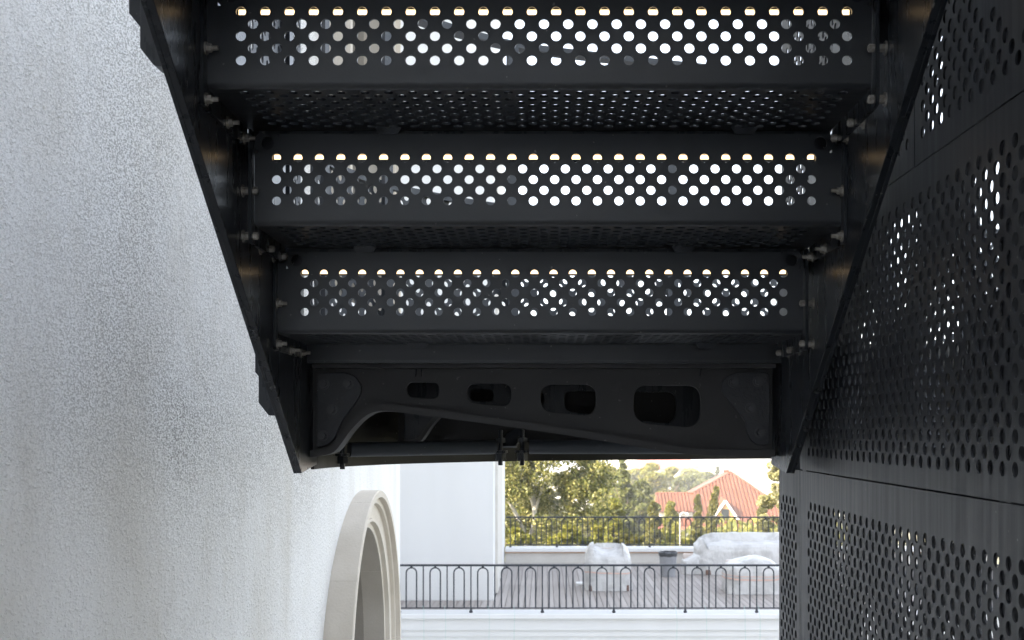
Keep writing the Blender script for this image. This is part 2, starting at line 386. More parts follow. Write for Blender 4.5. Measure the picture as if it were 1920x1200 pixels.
# ------------------------------------------------------------------ round tower on the left
def tower_x(y):
    x = -0.775 - (5.4 - y) ** 2 / 32.0
    if y < 3.9: x -= 0.35 * (3.9 - y) ** 2
    if y > 7.6: x -= 0.30 * (y - 7.6) ** 2
    return x
tower = thing('round_tower', 'white stucco round tower wall with an arched limestone window, left of the stairs', 'tower')
prof = [(tower_x(y), y) for y in np.arange(0.9, 10.01, 0.05)]
closing = [(-5.0, 10.2), (-9.0, 8.0), (-9.5, 3.0), (-7.5, 0.3)]
AY, ASPR, AR = 5.05, -1.01, 0.75          # arch centre, spring height, outer radius
zs = [-6.0, -3.2] + list(np.arange(-2.9, 2.95, 0.06)) + [3.2, 5, 7, 9.5]
mb = MB(); full = prof + closing; n = len(full)
for z in zs:
    for p in full: mb.v.append((p[0], p[1], z))
def in_arch(y, z, r=0.67):
    for s0 in (ASPR, ASPR + 3.0):
        if abs(y - AY) < r and s0 - 1.45 < z < s0: return True
        if z >= s0 and (y - AY) ** 2 + (z - s0) ** 2 < r * r: return True
    return False
for j in range(len(zs) - 1):
    for i in range(n):
        k = (i + 1) % n
        ym = (full[i][1] + full[k][1]) / 2; zm = (zs[j] + zs[j+1]) / 2
        if i < len(prof) - 1 and in_arch(ym, zm): continue
        mb.f.append((j*n+i, j*n+k, (j+1)*n+k, (j+1)*n+i)); mb.fm.append(0)
mb.f.append(tuple((len(zs)-1)*n + i for i in range(n))); mb.fm.append(0)
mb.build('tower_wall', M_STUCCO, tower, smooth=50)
# arch surround: stones swept along the arch; profile in (radius, outward)
XF = -0.700
PROF = [(AR, -0.16), (AR, -0.004), (AR-0.004, 0.0), (AR-0.030, 0.0), (AR-0.034, -0.022), (AR-0.056, -0.022), (AR-0.060, -0.040),
        (AR-0.118, -0.048), (AR-0.122, -0.038), (AR-0.134, -0.038), (AR-0.140, -0.058), (AR-0.160, -0.060), (AR-0.160, -0.16)]
def arch_pt(t, r, o):
    """t: metres along the arch line; jambs below the spring, half circle above (measured on radius .75)"""
    if t < 0: y, z = AY - r, ASPR + t
    elif t > math.pi * AR: y, z = AY + r, ASPR - (t - math.pi * AR)
    else:
        a = math.pi - t / AR; y, z = AY + r * math.cos(a), ASPR + r * math.sin(a)
    return (XF + o, y, z)
def sweep(prof, t0, t1, n):
    m = len(prof); vs = []; fs = []
    for i in range(n + 1):
        t = t0 + (t1 - t0) * i / n
        vs += [arch_pt(t, r, o) for (r, o) in prof]
    for i in range(n):
        for k in range(m):
            fs.append((i*m+k, i*m+(k+1) % m, (i+1)*m+(k+1) % m, (i+1)*m+k))
    fs += [tuple(range(m)), tuple(range(n*m, n*m+m))[::-1]]
    return vs, fs
arches = []
for dz in (0.0, 3.0):
    sur = thing('arch_surround', None, None); sur.parent = tower; sur.location = (0, 0, dz)
    half = math.pi * AR
    cuts = [-1.45, -0.95, -0.45] + [0.0 + half * k / 5 for k in range(6)] + [half+0.45, half+0.95, half+1.45]
    for a, b_ in zip(cuts, cuts[1:]):
        mb = MB(); vs, fs = sweep(PROF, a + 0.0004, b_ - 0.0004, max(1, int((b_-a) / 0.045)) if 0 <= a < half - 0.01 else 1)
        mb.add(vs, fs); mb.build('stone', M_LIME, sur, smooth=35)
    # the deep reveal behind the surround and the dark window set in it
    mb = MB(); vs, fs = sweep([(AR-0.161, -0.158), (AR-0.161, -0.46), (AR-0.05, -0.46), (AR-0.05, -0.158)], -1.45, half+1.45, 60)
    mb.add(vs, fs); o = mb.build('window_reveal', M_REVEAL, tower, smooth=35); o.location.z = dz
    mb = MB(); vs, fs = sweep([(AR-0.162, -0.37), (AR-0.162, -0.42), (AR-0.215, -0.42), (AR-0.215, -0.37)], -1.45, half+1.45, 60)
    mb.add(vs, fs)
    mb.box(XF-0.42, XF-0.37, AY-0.03, AY+0.03, ASPR-1.45, ASPR+AR-0.2); mb.box(XF-0.42, XF-0.37, AY-.6, AY+.6, ASPR-0.03, ASPR+0.03)
    wf = mb.build('window_frame', M_DARKFRAME, tower); wf.location.z = dz
    pts = [arch_pt(-1.45 + (half + 2.9) * i / 60, AR-0.17, -0.40) for i in range(61)]
    mb = MB(); mb.add(pts, [tuple(range(61))]); mb.build('pane', M_GLASS, wf)
# ------------------------------------------------------------------ white building and main block (their mass shades the terrace)
bld = thing('white_building', 'plain white rendered building with limestone corner at the left end of the terrace', 'building')
mb = MB(); mb.box(-9.5, -0.80, 18.7, 24.2, -6, 7.5); mb.build('wall', M_WHITE, bld)
mb = MB(); mb.box(-16, -2.6, 8.5, 18.66, -6, 9.5); mb.box(-16, -9.6, -8, 8.4, -6, 9.5); mb.build('rear_block', M_WHITE, bld)
zc = -2.68
for k in range(12):                                        # limestone corner pilaster, block on block
    for (y0, y1, pr) in ((19.35, 20.35, 0.045), (21.0, 22.2, 0.02)):
        mb = MB(); mb.box(-0.799, -0.80 + pr, y0, y1, zc + k * 0.66 + 0.004, zc + (k + 1) * 0.66)
        mb.build('stone', M_LIME2, bld)
# ------------------------------------------------------------------ terrace
DZ = -2.70
deck = MB(); deck.box(-2.6, 9.0, 17.12, 24.4, -3.1, DZ - 0.03)
deck = deck.build('terrace_deck', M_GAP); tag(deck, kind='structure')
def board_mesh(y0, y1):
    mb = MB(); mb.box(0.002, 0.088, y0, y1, DZ - 0.028, DZ); return mb.mesh('board', M_DECK)
bl = board_mesh(17.25, 23.79); bs = board_mesh(17.25, 18.69)
for k in range(-29, 66):
    x = k * 0.094 - 0.03
    o = link('board', bl if x > -0.79 else bs, deck); o.location.x = x
rear = MB(); rear.box(-9, 4.5, -9, -4.2, -6, 8.0)  # unseen block added behind the camera to cut light on steel and wall
tag(rear.build('rear_light_blocker', M_WHITE), 'unseen white block added behind the viewpoint to hold back light', 'building')
par = thing('parapet_wall', 'low pale parapet under the far railing with a peach line below its coping', 'wall')
mb = MB(); mb.box(-0.78, 9.0, 23.82, 24.12, DZ - 0.3, -2.49); mb.build('wall', M_LIME2, par)
mb = MB(); mb.box(-0.78, 9.0, 23.80, 24.14, -2.489, -2.462); mb.build('peach_line', M_PEACH, par)  # thin peach-coloured band under the coping
mb = MB(); mb.box(-0.78, 9.0, 23.74, 24.20, -2.461, -2.385); mb.build('coping', M_WHITE, par, bevel=0.01)
fac = thing('terrace_wall', 'white wall with stepped cornice carrying the terrace edge and near railing', 'wall')
mb = MB(); mb.box(-2.6, 9.0, 17.00, 17.24, -6, -2.966); mb.build('wall', M_WHITE, fac)
mb = MB(); mb.box(-2.6, 9.0, 16.84, 17.245, -2.70, -2.625); mb.build('coping', M_WHITE, fac, bevel=0.012)
mb = MB(); mb.box(-2.6, 9.0, 16.92, 17.244, -2.868, -2.702); mb.build('frieze', M_WHITE, fac)
mb = MB(); mb.box(-2.6, 9.0, 16.955, 17.243, -2.889, -2.870); mb.box(-2.6, 9.0, 16.965, 17.243, -2.965, -2.891); mb.build('moulding', M_WHITE, fac)

def railing(name, label, y, zt, zb, x0, x1, pitch, xo, leg, post_every, drop):
    r = thing(name, label, 'railing', 'hairpin iron railings')
    mb = MB(); mb.box(x0, x1, y - 0.022, y + 0.022, zt - 0.028, zt); mb.build('top_rail', M_IRON, r, bevel=0.005)
    mb = MB(); mb.box(x0, x1, y - 0.014, y + 0.014, zb, zb + 0.016); mb.build('bottom_rail', M_IRON, r)
    mb = MB(); mb.cyl((0, y, zb + 0.016), (0, y, zt - 0.028), 0.0095, n=8); bar = mb.mesh('bar', M_IRON, smooth=40)
    hr = leg / 2
    pts = [(-hr, y, zb + 0.016)] + [(-hr * math.cos(a), y, zt - 0.05 - hr + hr * math.sin(a)) for a in np.linspace(0, math.pi, 13)] + [(hr, y, zb + 0.016)]
    mb = MB(); mb.tube(pts, 0.0105, 7); mb.cyl((0, y, zt - 0.052), (0, y, zt - 0.027), 0.018, n=8); hair = mb.mesh('hairpin', M_IRON, smooth=40)
    mb = MB(); mb.cyl((0, y, zb - drop), (0, y, zb), 0.013, n=8)
    mb.cyl((0, y, zb - drop + 0.008), (0, y, zb - drop * 0.45), 0.024, 0.026, n=10); mb.cyl((0, y, zb - drop * 0.42), (0, y, zb - 0.012), 0.021, 0.016, n=10)
    foot = mb.mesh('foot', M_IRON, smooth=40)
    k0 = math.ceil((x0 - xo) / pitch); k1 = math.floor((x1 - xo) / pitch)
    for k in range(k0, k1 + 1):
        x = xo + k * pitch
        o = link('bar', bar, r); o.location.x = x
        if k % post_every == 0: f = link('foot', foot, o)
        if x + pitch / 2 < x1: h = link('hairpin', hair, r); h.location.x = x + pitch / 2
    return r
railing('near_railing', 'dark iron hairpin railing on the near edge of the terrace, longest in view', 16.95, P(0, 1058, 16.95).z, P(0, 1141, 16.95).z,
        -2.3, 8.5, 44.65 * 16.95 / F_PX, P(883, 0, 16.95).x, 19.4 * 16.95 / F_PX, 3, 0.078)
railing('far_railing', 'dark iron hairpin railing on the far parapet in front of the trees', 23.95, P(0, 968.5, 23.95).z, P(0, 1022, 23.95).z,
        -0.77, 8.5, 29.0 * 23.95 / F_PX, P(957, 0, 23.95).x, 10.4 * 23.95 / F_PX, 3, 0.055)
# pale green cords hanging from the near railing over the cornice
for i, (x, lab) in enumerate([(795, 'leftmost pale green cord hanging from near railing over cornice'), (835, 'second pale green cord from left hanging beside leftmost one'),
                              (917, 'pale green cord hanging from railing below the white building corner'), (965, 'pale green cord hanging where the wooden deck begins'),
                              (1268, 'pale green cord hanging under the grey bin'), (1324, 'pale green cord hanging right of the bin cord'),
                              (1397, 'pale green cord hanging below wrapped ottoman'), (1424, 'rightmost pale green cord tied to a railing foot')]):
    p0 = P(x - 1.5, 1139, 16.90); mb = MB()
    pts = [p0 + Vector((0.02 * random.uniform(-1, 1), -0.02, 0.03)), p0, P(x, 1150, 16.78), P(x + random.uniform(-1, 2), 1172, 16.785), P(x + random.uniform(-2, 2), 1230, 16.79)]
    mb.tube(spline(pts, 4), 0.0022, 5); o = mb.build('cord', M_CORD, smooth=60); tag(o, lab, 'cord', 'cords on the near railing')

# ------------------------------------------------------------------ wrapped furniture on the terrace
def wrap_cover(w, d, h, shape, seed, e=5.0, nu=56, nv=40, wr=0.03):
    """draped plastic over a piece of furniture: rounded box, top follows shape(x,y) in 0..1"""
    vs = []; fs = []
    for j in range(nv + 1):
        for i in range(nu):
            th = 2 * math.pi * i / nu; ph = math.pi / 2 * (1 - j / nv)
            c, s = math.cos(th), math.sin(th)
            sg = lambda v, p: math.copysign(abs(v) ** p, v)
            rr = sg(math.cos(ph), 2 / e); x = w / 2 * rr * sg(c, 2 / e); y = d / 2 * rr * sg(s, 2 / e); z = h * sg(math.sin(ph), 2 / e)
            z *= 1 - (1 - shape(x / (w / 2), y / (d / 2))) * (z / h) ** 2
            q = Vector((x * 3.1 + seed, y * 3.1, z * 3.1)); k = abs(mnoise.noise(q)) * 0.9 + abs(mnoise.noise(q * 2.3)) * 0.6 + mnoise.noise(q * 6) * 0.25
            f = 1 + wr * 2 * (k - 0.4); flare = 1 + 0.05 * max(0, 1 - z / (0.25 * h)) * mnoise.noise((th * 2, seed, 0))
            vs.append((x * f * flare, y * f * flare, max(0.004, z + wr * (k - 0.4) * (1 if z > 0.05 else 0))))
    for j in range(nv):
        for i in range(nu): fs.append((j*nu+i, j*nu+(i+1) % nu, (j+1)*nu+(i+1) % nu, (j+1)*nu+i))
    fs.append(tuple(range(nv*nu, nv*nu+nu))[::-1]) if False else None
    mb = MB(); mb.add(vs, [f for f in fs if f]); return mb
def wrapped(name, label, cat, px0, px1, pyb, D, h, depth, shape, seed, band=None, base=True):
    x0 = P(px0, 0, D).x; x1 = P(px1, 0, D).x; w = x1 - x0
    t = thing(name, label, cat, 'wrapped terrace furniture', ((x0 + x1) / 2, D + depth / 2, DZ))
    wrap_cover(w, depth, h, shape, seed).build('plastic_cover', M_WRAP, t, smooth=70)
    mb = MB(); mb.box(-w*.42, w*.42, -depth*.40, depth*.40, h*.16, h*.55); mb.box(-w*.42, w*.42, depth*.18, depth*.40, h*.55, h*.84)
    mb.build('cushion', M_CUSHION, t, bevel=0.03)
    if base:
        mb = MB(); mb.box(-w*.43, w*.43, -depth*.47, depth*.42, 0.002, h*.13); mb.build('base', M_WOODBASE, t, bevel=0.01)
    for (z, hh) in (band or []):
        mb = MB(); n = 48; vs = []
        for zz in (z, z + hh):
            for i in range(n):
                th = 2 * math.pi * i / n; c, s = math.cos(th), math.sin(th)
                sg = lambda v: math.copysign(abs(v) ** 0.4, v)
                vs.append((w * .507 * sg(c), depth * .507 * sg(s), zz + 0.012 * math.sin(3 * th + seed)))
        mb.add(vs, [(i, (i+1) % n, n+(i+1) % n, n+i) for i in range(n)]); mb.build('tape', M_TAPE, t, smooth=60)
    return t
def chair_shape(x, y):
    side = 1 if abs(x) > 0.62 else 0.86 - 0.05 * math.cos(x * 4)
    return max(side - 0.10 * max(0, -y) - (0.03 if x > 0.4 else 0), 0.93 if y > 0.45 else 0)
wrapped('wrapped_armchair', 'armchair wrapped in white plastic standing alone left of the grey bin', 'armchair', 1098, 1186, 1105, 19.7, 0.80, 0.80, chair_shape, 2.0,
        [(0.30, 0.02)])
wrapped('wrapped_sofa', 'long sofa wrapped in white plastic by the far parapet, largest wrapped piece', 'sofa', 1306, 1560, 1075, 21.9, 0.74, 0.95,
        lambda x, y: 1.0 if (y > 0.25 or x < -0.86) else 0.80 + 0.03 * math.sin(x * 9), 5.0)
wrapped('wrapped_ottoman', 'ottoman wrapped in white plastic and peach tape in front of the sofa', 'ottoman', 1364, 1470, 1114, 19.3, 0.60, 0.8,
        lambda x, y: 0.88 + 0.12 * math.exp(-((x - .1) ** 2) * 6), 9.0, [(0.24, 0.025), (0.30, 0.012)], base=False)
wrapped('wrapped_side_table', 'small slumped white plastic bundle at the left end of the sofa', 'side table', 1282, 1318, 1075, 22.0, 0.42, 0.5,
        lambda x, y: 0.55 + 0.45 * (x * .5 + .5), 12.0, base=False)
bp_ = P(1254, 0, 21.6)
bn = thing('waste_bin', 'grey round waste bin lined with a dark bag on the deck', 'bin', None, (bp_.x, 21.75, DZ))
mb = MB(); mb.cyl((0,0,0.001), (0,0,0.42), 0.135, 0.165, n=24); mb.build('bin_body', M_BIN, bn, smooth=40)
mb = MB(); ring = []
for z, r in ((0.375, 0.168), (0.41, 0.176), (0.445, 0.180), (0.45, 0.165), (0.40, 0.150)):
    ring.append([(r * (1 + 0.03 * mnoise.noise((math.cos(a) * 3, math.sin(a) * 3, z * 9))) * math.cos(a), r * math.sin(a), z + 0.015 * mnoise.noise((a * 2, z * 3, 1))) for a in np.linspace(0, 2*math.pi, 25)[:-1]])
vs = [p for r in ring for p in r]
mb.add(vs, [(j*24+i, j*24+(i+1) % 24, (j+1)*24+(i+1) % 24, (j+1)*24+i) for j in range(4) for i in range(24)]); mb.build('bag', M_BAG, bn, smooth=60)
pp = P(1087, 0, 20.6); mb = MB(); mb.box(-0.06, 0.06, -0.12, 0.12, 0.001, 0.035); o = mb.build('paper_packet', M_PAPER); o.location = (pp.x, 20.6, DZ)
tag(o, 'small white packet lying on the deck left of the armchair', 'packet')

# ------------------------------------------------------------------ the steel staircase
G, RISE, PH = 0.25, 0.175, 0.0385          # going, rise, perforation pitch
D1, Z1 = 1.88, 0.542
st = thing('steel_staircase', 'black perforated steel staircase seen from below, rising over the camera to a landing', 'staircase')
TS = 0.004; HW = 0.526; HL, HRT = -0.5345, 0.5205     # left edge meets its flush end plate, right one the spaced plate
def plane_map(uvw, origin, U, V, Wd):
    return np.array(origin) + uvw[:, :1] * np.array(U) + uvw[:, 1:2] * np.array(V) + uvw[:, 2:3] * np.array(Wd)
mb = MB()
pw = 26 * PH / 2
v, f = perf(26, 5, PH, 0.0162, TS)
mb.addnp(plane_map(v, (-pw, 0, 0.0345), (1, 0, 0), (0, 0, 1), (0, 1, 0)), f)
zt0 = 0.0345 + 2.5 * PH
for sx in (-1, 1):                                          # plain side strips of riser and tread
    a, b_ = sorted((sx * pw, HL if sx < 0 else HRT)); mb.box(a, b_, 0, TS, 0.0345, zt0); c, d = sorted((sx * 0.5185, HL if sx < 0 else HRT)); mb.box(c, d, 0, TS, zt0, zt0 + 0.034); mb.box(a, b_, 0.0165, 0.0165 + 6*PH, 0, TS)
    # round cable opening in each upper corner
    tv, tf = cell_template(0.042, 0.034, 0.0118, TS)
    mb.addnp(plane_map(tv, (sx * 0.4975, 0, zt0 + 0.017), (1, 0, 0), (0, 0, 1), (0, 1, 0)), tf)
mb.box(-0.4765, 0.4765, 0, TS, zt0, zt0 + 0.034)
# bend: riser bottom, arc, tread start
rb = 0.011; arc_o = []; arc_i = []
for k in range(9):
    a = math.pi + (math.pi / 2) * k / 8
    arc_o.append((rb + rb * math.cos(a), rb + rb * math.sin(a))); arc_i.append((rb + (rb-TS) * math.cos(a), rb + (rb-TS) * math.sin(a)))
mb.prism([(0, 0.0345)] + arc_o + [(0.0165, 0), (0.0165, TS)] + arc_i[::-1] + [(TS, 0.0345)], 'x', HL, HRT)
v, f = perf(26, 12, PH, 0.0162, TS)
mb.addnp(plane_map(v, (-pw, 0.0165, 0), (1, 0, 0), (0, 1, 0), (0, 0, 1)), f)
ty = 0.0165 + 6 * PH
mb.prism([(ty, 0), (0.297, 0), (0.297, -0.036), (0.3015, -0.036), (0.3015, TS), (ty, TS)], 'x', HL, HRT)
mb.box(0.5275, 0.5405, 0.0, 0.25, 0.148, 0.166)               # filler strip added to stop light leaking through the gap's top
for x in (-0.28, 0.36):                                     # small tabs under the nosing
    mb.prism([(x - 0.024, 0.0), (x + 0.024, 0.0), (x + 0.017, -0.0115), (x - 0.017, -0.0115)], 'y', 0.2455, 0.2485)
step_mesh = mb.mesh('step', M_STEP, smooth=38, fix=False)

mb = MB(); mb.box(-0.49, 0.49, 0.270, 0.283, -0.0517, -0.0437); led_mesh = mb.mesh('led_strip', M_LED)
mb = MB(); mb.box(-0.518, 0.518, 0.269, 0.2965, -0.0427, -0.0005); mb.box(-0.505, 0.505, 0.2835, 0.2865, -0.0535, -0.0429)
mb.box(-0.505, 0.505, 0.270, 0.283, -0.0533, -0.0519); house_mesh = mb.mesh('led_housing', M_STRING)
EP = round_poly([(-0.021, 0.168), (-0.021, -0.034), (0.238, -0.034), (0.256, -0.008), (0.256, 0.168)], [0, 0.016, 0.01, 0.004, 0])
mb = MB(); mb.prism(EP, 'x', -0.003, 0.003); end_mesh = mb.mesh('end_plate', M_STRING)
def bolt_mesh(kind):
    """axis +x points to the stair's middle; x=0 is the plate face"""
    mb = MB()
    if kind == 'long':
        mb.cyl((0,0,0), (0.0025,0,0), 0.0118, n=18); mb.cyl((0.0025,0,0), (0.0105,0,0), 0.0078, n=6); mb.cyl((0.0105,0,0), (0.0215,0,0), 0.0042, n=10)
    else:
        mb.cyl((-0.0205,0,0), (-0.018,0,0), 0.0125, n=18); mb.cyl((-0.018,0,0), (-0.0085,0,0), 0.0078, n=6); mb.cyl((0,0,0), (0.0085,0,0), 0.0078, n=6); mb.cyl((0.0085,0,0), (0.0105,0,0), 0.0062, 0.0045, n=6)
    return mb.mesh('bolt', M_BOLT, smooth=30)
bolts = {k: bolt_mesh(k) for k in ('long', 'short')}
BP = [(-0.0105, 0.060), (-0.0085, -0.0205), (0.118, -0.0245), (0.228, -0.0235)]
SX = 0.541
for k in range(-4, 3):
    y, z = D1 + G * k, Z1 - RISE * k
    s = link('step', step_mesh, st); s.location = (0, y, z); s.scale.x = -1 if k % 2 else 1   # alternate steps are mirrored
    if k < 2: link('led_strip', led_mesh, s); link('led_housing', house_mesh, s)   # the lowest tread ends on the landing
    for sx in (-1, 1):
        gap = sx > 0                                        # one side stands off the stringer on spacers
        xe = 0.524 if gap else 0.5375
        e = link('end_plate', end_mesh, s); e.location.x = sx * xe
        for (by, bz) in BP:
            bo = link('bolt', bolts['short' if gap else 'long'], s)
            bo.location = (sx * (xe - 0.0032), by, bz); bo.scale = (0.92, 0.9, 0.9); bo.rotation_euler = (random.uniform(0, 1), 0, 0) if sx < 0 else (random.uniform(0, 1), 0, math.pi)
# stringers
sl = RISE / G * 0.985
def low(y): return 0.595 - (y - 1.64) * sl
ST = [(0.55, low(0.55)), (2.645, low(2.645)), (2.82, -0.0955 + 0.012), (2.82, 0.19), (2.66, 0.21), (0.55, low(0.55) + 0.46)]
for sx in (-1, 1):
    mb = MB(); mb.prism(ST, 'x', sx * SX, sx * (SX + 0.012)); mb.build('stringer', M_STRING, st, bevel=0.0012)
    mb = MB(); dy, dz = 0.005, 0.007                        # thin edge bar along the underside, on the outer face
    mb.prism([(0.55, low(0.55) - 0.001), (2.645, low(2.645) - 0.001), (2.66, low(2.645) + 0.03), (0.565, low(0.55) + 0.03)], 'x', sx * (SX + 0.011), sx * (SX + 0.0185))
    mb.build('edge_bar', M_STRING, st, bevel=0.001)
# chamfered baluster brackets on the outer side of the left stringer
for (y, ztop, zb, xo, xi, zb2) in ((1.86, 1.3, 0.565, -0.628, -0.660, 0.640), (2.60, 0.9, 0.030, -0.622, -0.640, 0.105)):
    mb = MB(); mb.prism(round_poly([(-0.554, zb), (xo + 0.022, zb), (xo, zb + 0.028), (xo, ztop), (-0.554, ztop)], [0, 0.008, 0.004, 0, 0], 3), 'y', y - 0.02, y + 0.02)
    mb.prism([(-0.56, zb2), (xi + 0.018, zb2), (xi, zb2 + 0.022), (xi, ztop - .02), (-0.56, ztop - .02)], 'y', y + 0.022, y + 0.032)
    mb.build('bracket', M_STRING, st, bevel=0.001)
# cross beam with tapering slots
DB = 2.78
def bq(px, py, d=DB): p = P(px, py, d); return (p.x, p.z)
lower = [bq(*p) for p in [(1447, 846), (1330, 845), (1240, 835), (1100, 812), (950, 790), (800, 770), (735, 762), (703, 764), (680, 776), (657, 799), (637, 826), (622, 841), (587, 847)]]
lower_s = [tuple(p) for p in spline(lower, 5)]
outline = [bq(587, 689), bq(1447, 689)] + lower_s
slots = []
for (x0, x1, yt, yb0, yb1, rt, rbm) in ((762, 825, 716, 745, 749, 15, 15), (875, 960, 718, 756, 764, 20, 21), (1013, 1118, 720, 772, 782, 24, 27), (1187, 1314, 722, 793, 804, 27, 33)):
    pts = [bq(x0, yt), bq(x1, yt), bq(x1, yb1), bq(x0, yb0)]
    slots.append(round_poly(pts, [r * DB / F_PX for r in (rt, rt, rbm, rbm)], 7))
web = plate_with_holes('cross_beam', outline, slots, DB, 0.010, M_BEAM, 0.0012)
web2 = web.copy(); web2.materials.clear(); web2.materials.append(M_STRING)  # rear web darkened in colour to deepen the shade behind the slots
def flange_mesh():
    mb = MB(); vs = []; fs = []; th = 0.012
    for (x, z) in lower_s: vs += [(x, DB - 0.040, z + .004), (x, DB + 0.040, z + .004), (x, DB + 0.040, z - th), (x, DB - 0.040, z - th)]
    n = len(lower_s)
    # offset the underside along the local normal so the strip keeps its thickness round the curve
    for i, (x, z) in enumerate(lower_s):
        a = Vector(lower_s[max(i-1, 0)]); b_ = Vector(lower_s[min(i+1, n-1)]); t = (b_ - a).normalized(); nn = Vector((-t.y, t.x))
        if nn.y > 0 and abs(t.y) < 0.99: nn = -nn
        if i > 0 and nn.dot(prev) < 0: nn = -nn
        prev = nn
        for k, yy in ((2, DB + 0.040), (3, DB - 0.040)): vs[4*i+k] = (x + nn.x * th, yy, z + nn.y * th)
    for i in range(n - 1):
        for k in range(4): fs.append((4*i+k, 4*i+(k+1) % 4, 4*i+4+(k+1) % 4, 4*i+4+k))
    fs += [(0, 1, 2, 3), (4*n-4, 4*n-3, 4*n-2, 4*n-1)]
    mb.add(vs, fs); return mb.mesh('flange', M_BEAM, smooth=35)
fl = flange_mesh()
gl = [bq(*p) for p in [(596, 700), (650, 699), (668, 706), (679, 722), (679, 738), (668, 758), (648, 783), (636, 806), (630, 822), (618, 834), (604, 838), (596, 838)]]
gr = [bq(*p) for p in [(1442, 699), (1378, 699), (1360, 706), (1350, 720), (1352, 736), (1364, 752), (1384, 774), (1396, 792), (1399, 812), (1406, 826), (1418, 834), (1442, 834)]]
bl_l = [(610, 721), (655, 720), (625, 768), (608, 817)]; bl_r = [(1373, 717), (1419, 716), (1405, 765), (1422, 811)]
mb = MB(); mb.cyl((0, 0, 0), (0, -0.003, 0), 0.0125, n=20); mb.cyl((0, -0.003, 0), (0, -0.013, 0), 0.0090, 0.0084, n=6); bigbolt = mb.mesh('bolt', M_BIGBOLT, smooth=30)
for (yy, full) in ((0.0, True), (0.40, False)):
    bm_o = link('cross_beam', web if full else web2, st); bm_o.location.y = yy
    if not full: bm_o.scale = (0.80, 1, 0.86); bm_o.location.x = 0.06; bm_o.location.z = 0.012
    f_o = link('flange', fl, bm_o)
    mb = MB(); mb.box(-0.535, 0.535, DB - 0.05, DB + 0.05, bq(0, 690)[1] - 0.002, bq(0, 690)[1] + 0.006); mb.build('top_flange', M_BEAM, bm_o)
    if full:
        for (gp, bb, mt) in ((gl, bl_l, M_GUSSET), (gr, bl_r, M_GUSSET)):
            gp = [tuple(p) for p in spline(gp + [gp[0]], 4)][:-1] if False else gp
            mb = MB(); mb.prism(round_poly(gp, 0.012, 3), 'y', DB - 0.016, DB - 0.0065); go = mb.build('gusset_plate', mt, bm_o, bevel=0.002)
            for (px, py) in bb:
                x, z = bq(px, py); o = link('bolt', bigbolt, bm_o); o.location = (x, DB - 0.0162, z); o.rotation_euler = (0, random.uniform(0, 1), 0)
        for px, n in ((781, 2), (1314, 1)):                 # weld runs hanging over the top edge
            for k in range(n):
                p0 = P(px + k * 10, 690, DB - .008); p1 = P(px - 2 + k * 11, 706, DB - .008)
                mb = MB(); mb.cyl(p0, p1, 0.0022, 0.0016, n=6); mb.build('weld', M_STRING, bm_o)
mb = MB(); mb.box(-0.53, 0.53, DB + 0.47, DB + 0.476, -0.035, 0.1855); mb.build('slot_blocker', M_FASCIA, st)  # dark plate added behind the slots to block light and keep them black
# landing: edge channel, deck plate, curved fascia
mb = MB(); mb.box(-0.5365, 0.5365, 2.680, 2.686, 0.150, 0.190); mb.box(-0.5365, 0.5365, 2.6865, 2.715, 0.150, 0.156); mb.build('edge_channel', M_STEP, st)
fpath = spline([(-0.548, 2.822, 0), (-0.535, 2.93, 0), (-0.492, 3.07, 0), (-0.385, 3.27, 0), (-0.127, 3.525, 0), (0.13, 3.645, 0), (0.74, 3.84, 0), (1.35, 3.95, 0), (2.1, 4.02, 0)], 8)
def ribbon(path, z0, z1, th, mbx):
    n = len(path); vs = []
    for i, p in enumerate(path):
        t = (path[min(i+1, n-1)] - path[max(i-1, 0)]).normalized(); nn = Vector((-t.y, t.x, 0))
        for off in (0, th):
            for z in (z0, z1): vs.append((p.x + nn.x * off, p.y + nn.y * off, z))
    fs = []
    for i in range(n - 1):
        a, b_ = 4*i, 4*i+4
        fs += [(a, b_, b_+1, a+1), (a+2, a+3, b_+3, b_+2), (a, a+2, b_+2, b_), (a+1, b_+1, b_+3, a+3)]
    fs += [(0, 1, 3, 2), (4*n-4, 4*n-2, 4*n-1, 4*n-3)]
    mbx.add(vs, fs)
mb = MB(); ribbon(fpath, -0.0955, 0.205, 0.008, mb); mb.build('fascia', M_FASCIA, st, smooth=35)
mb = MB(); poly = [(p.x + 0.004 if p.x < 0 else p.x, p.y - 0.004) for p in fpath] + [(2.1, 2.69), (-0.54, 2.69)]
mb.prism(poly, 'z', 0.1905, 0.1945); mb.build('landing_plate', M_FASCIA, st)
# pipes slung under the landing on threaded studs
for (p0, p1) in ((P(655, 843, 2.92), P(927, 838.5, 3.12)), (P(992, 838, 3.10), P(1462, 838, 3.10))):
    mb = MB(); mb.cyl(p0, p1, 0.0185, n=20); mb.build('pipe', M_RAILPANEL, st, smooth=40)
    for p in (p0, p1):
        d = (p1 - p0).normalized() * (-0.018 if p is p0 else 0.018); q = p + d
        mb = MB(); mb.cyl(q + Vector((0, 0, -0.048)), q + Vector((0, 0, 0.045)), 0.0062, n=10)
        mb.cyl(q + Vector((0, 0, -0.034)), q + Vector((0, 0, -0.016)), 0.0150, n=6); mb.cyl(q + Vector((0, 0, -0.015)), q + Vector((0, 0, -0.009)), 0.019, n=16)
        mb.cyl(q + Vector((0, 0, 0.012)), q + Vector((0, 0, 0.024)), 0.0135, n=6); mb.build('stud', M_STRING, st, smooth=30)
mb = MB(); a, b_ = P(955, 838, 3.22), P(985, 760, 3.30); mb.box(-0.022, 0.022, -0.004, 0.004, 0, (b_-a).length, M=Matrix.Translation(a) @ (b_-a).to_track_quat('Z', 'Y').to_matrix().to_4x4())
mb.build('strut', M_RAILPANEL, st)
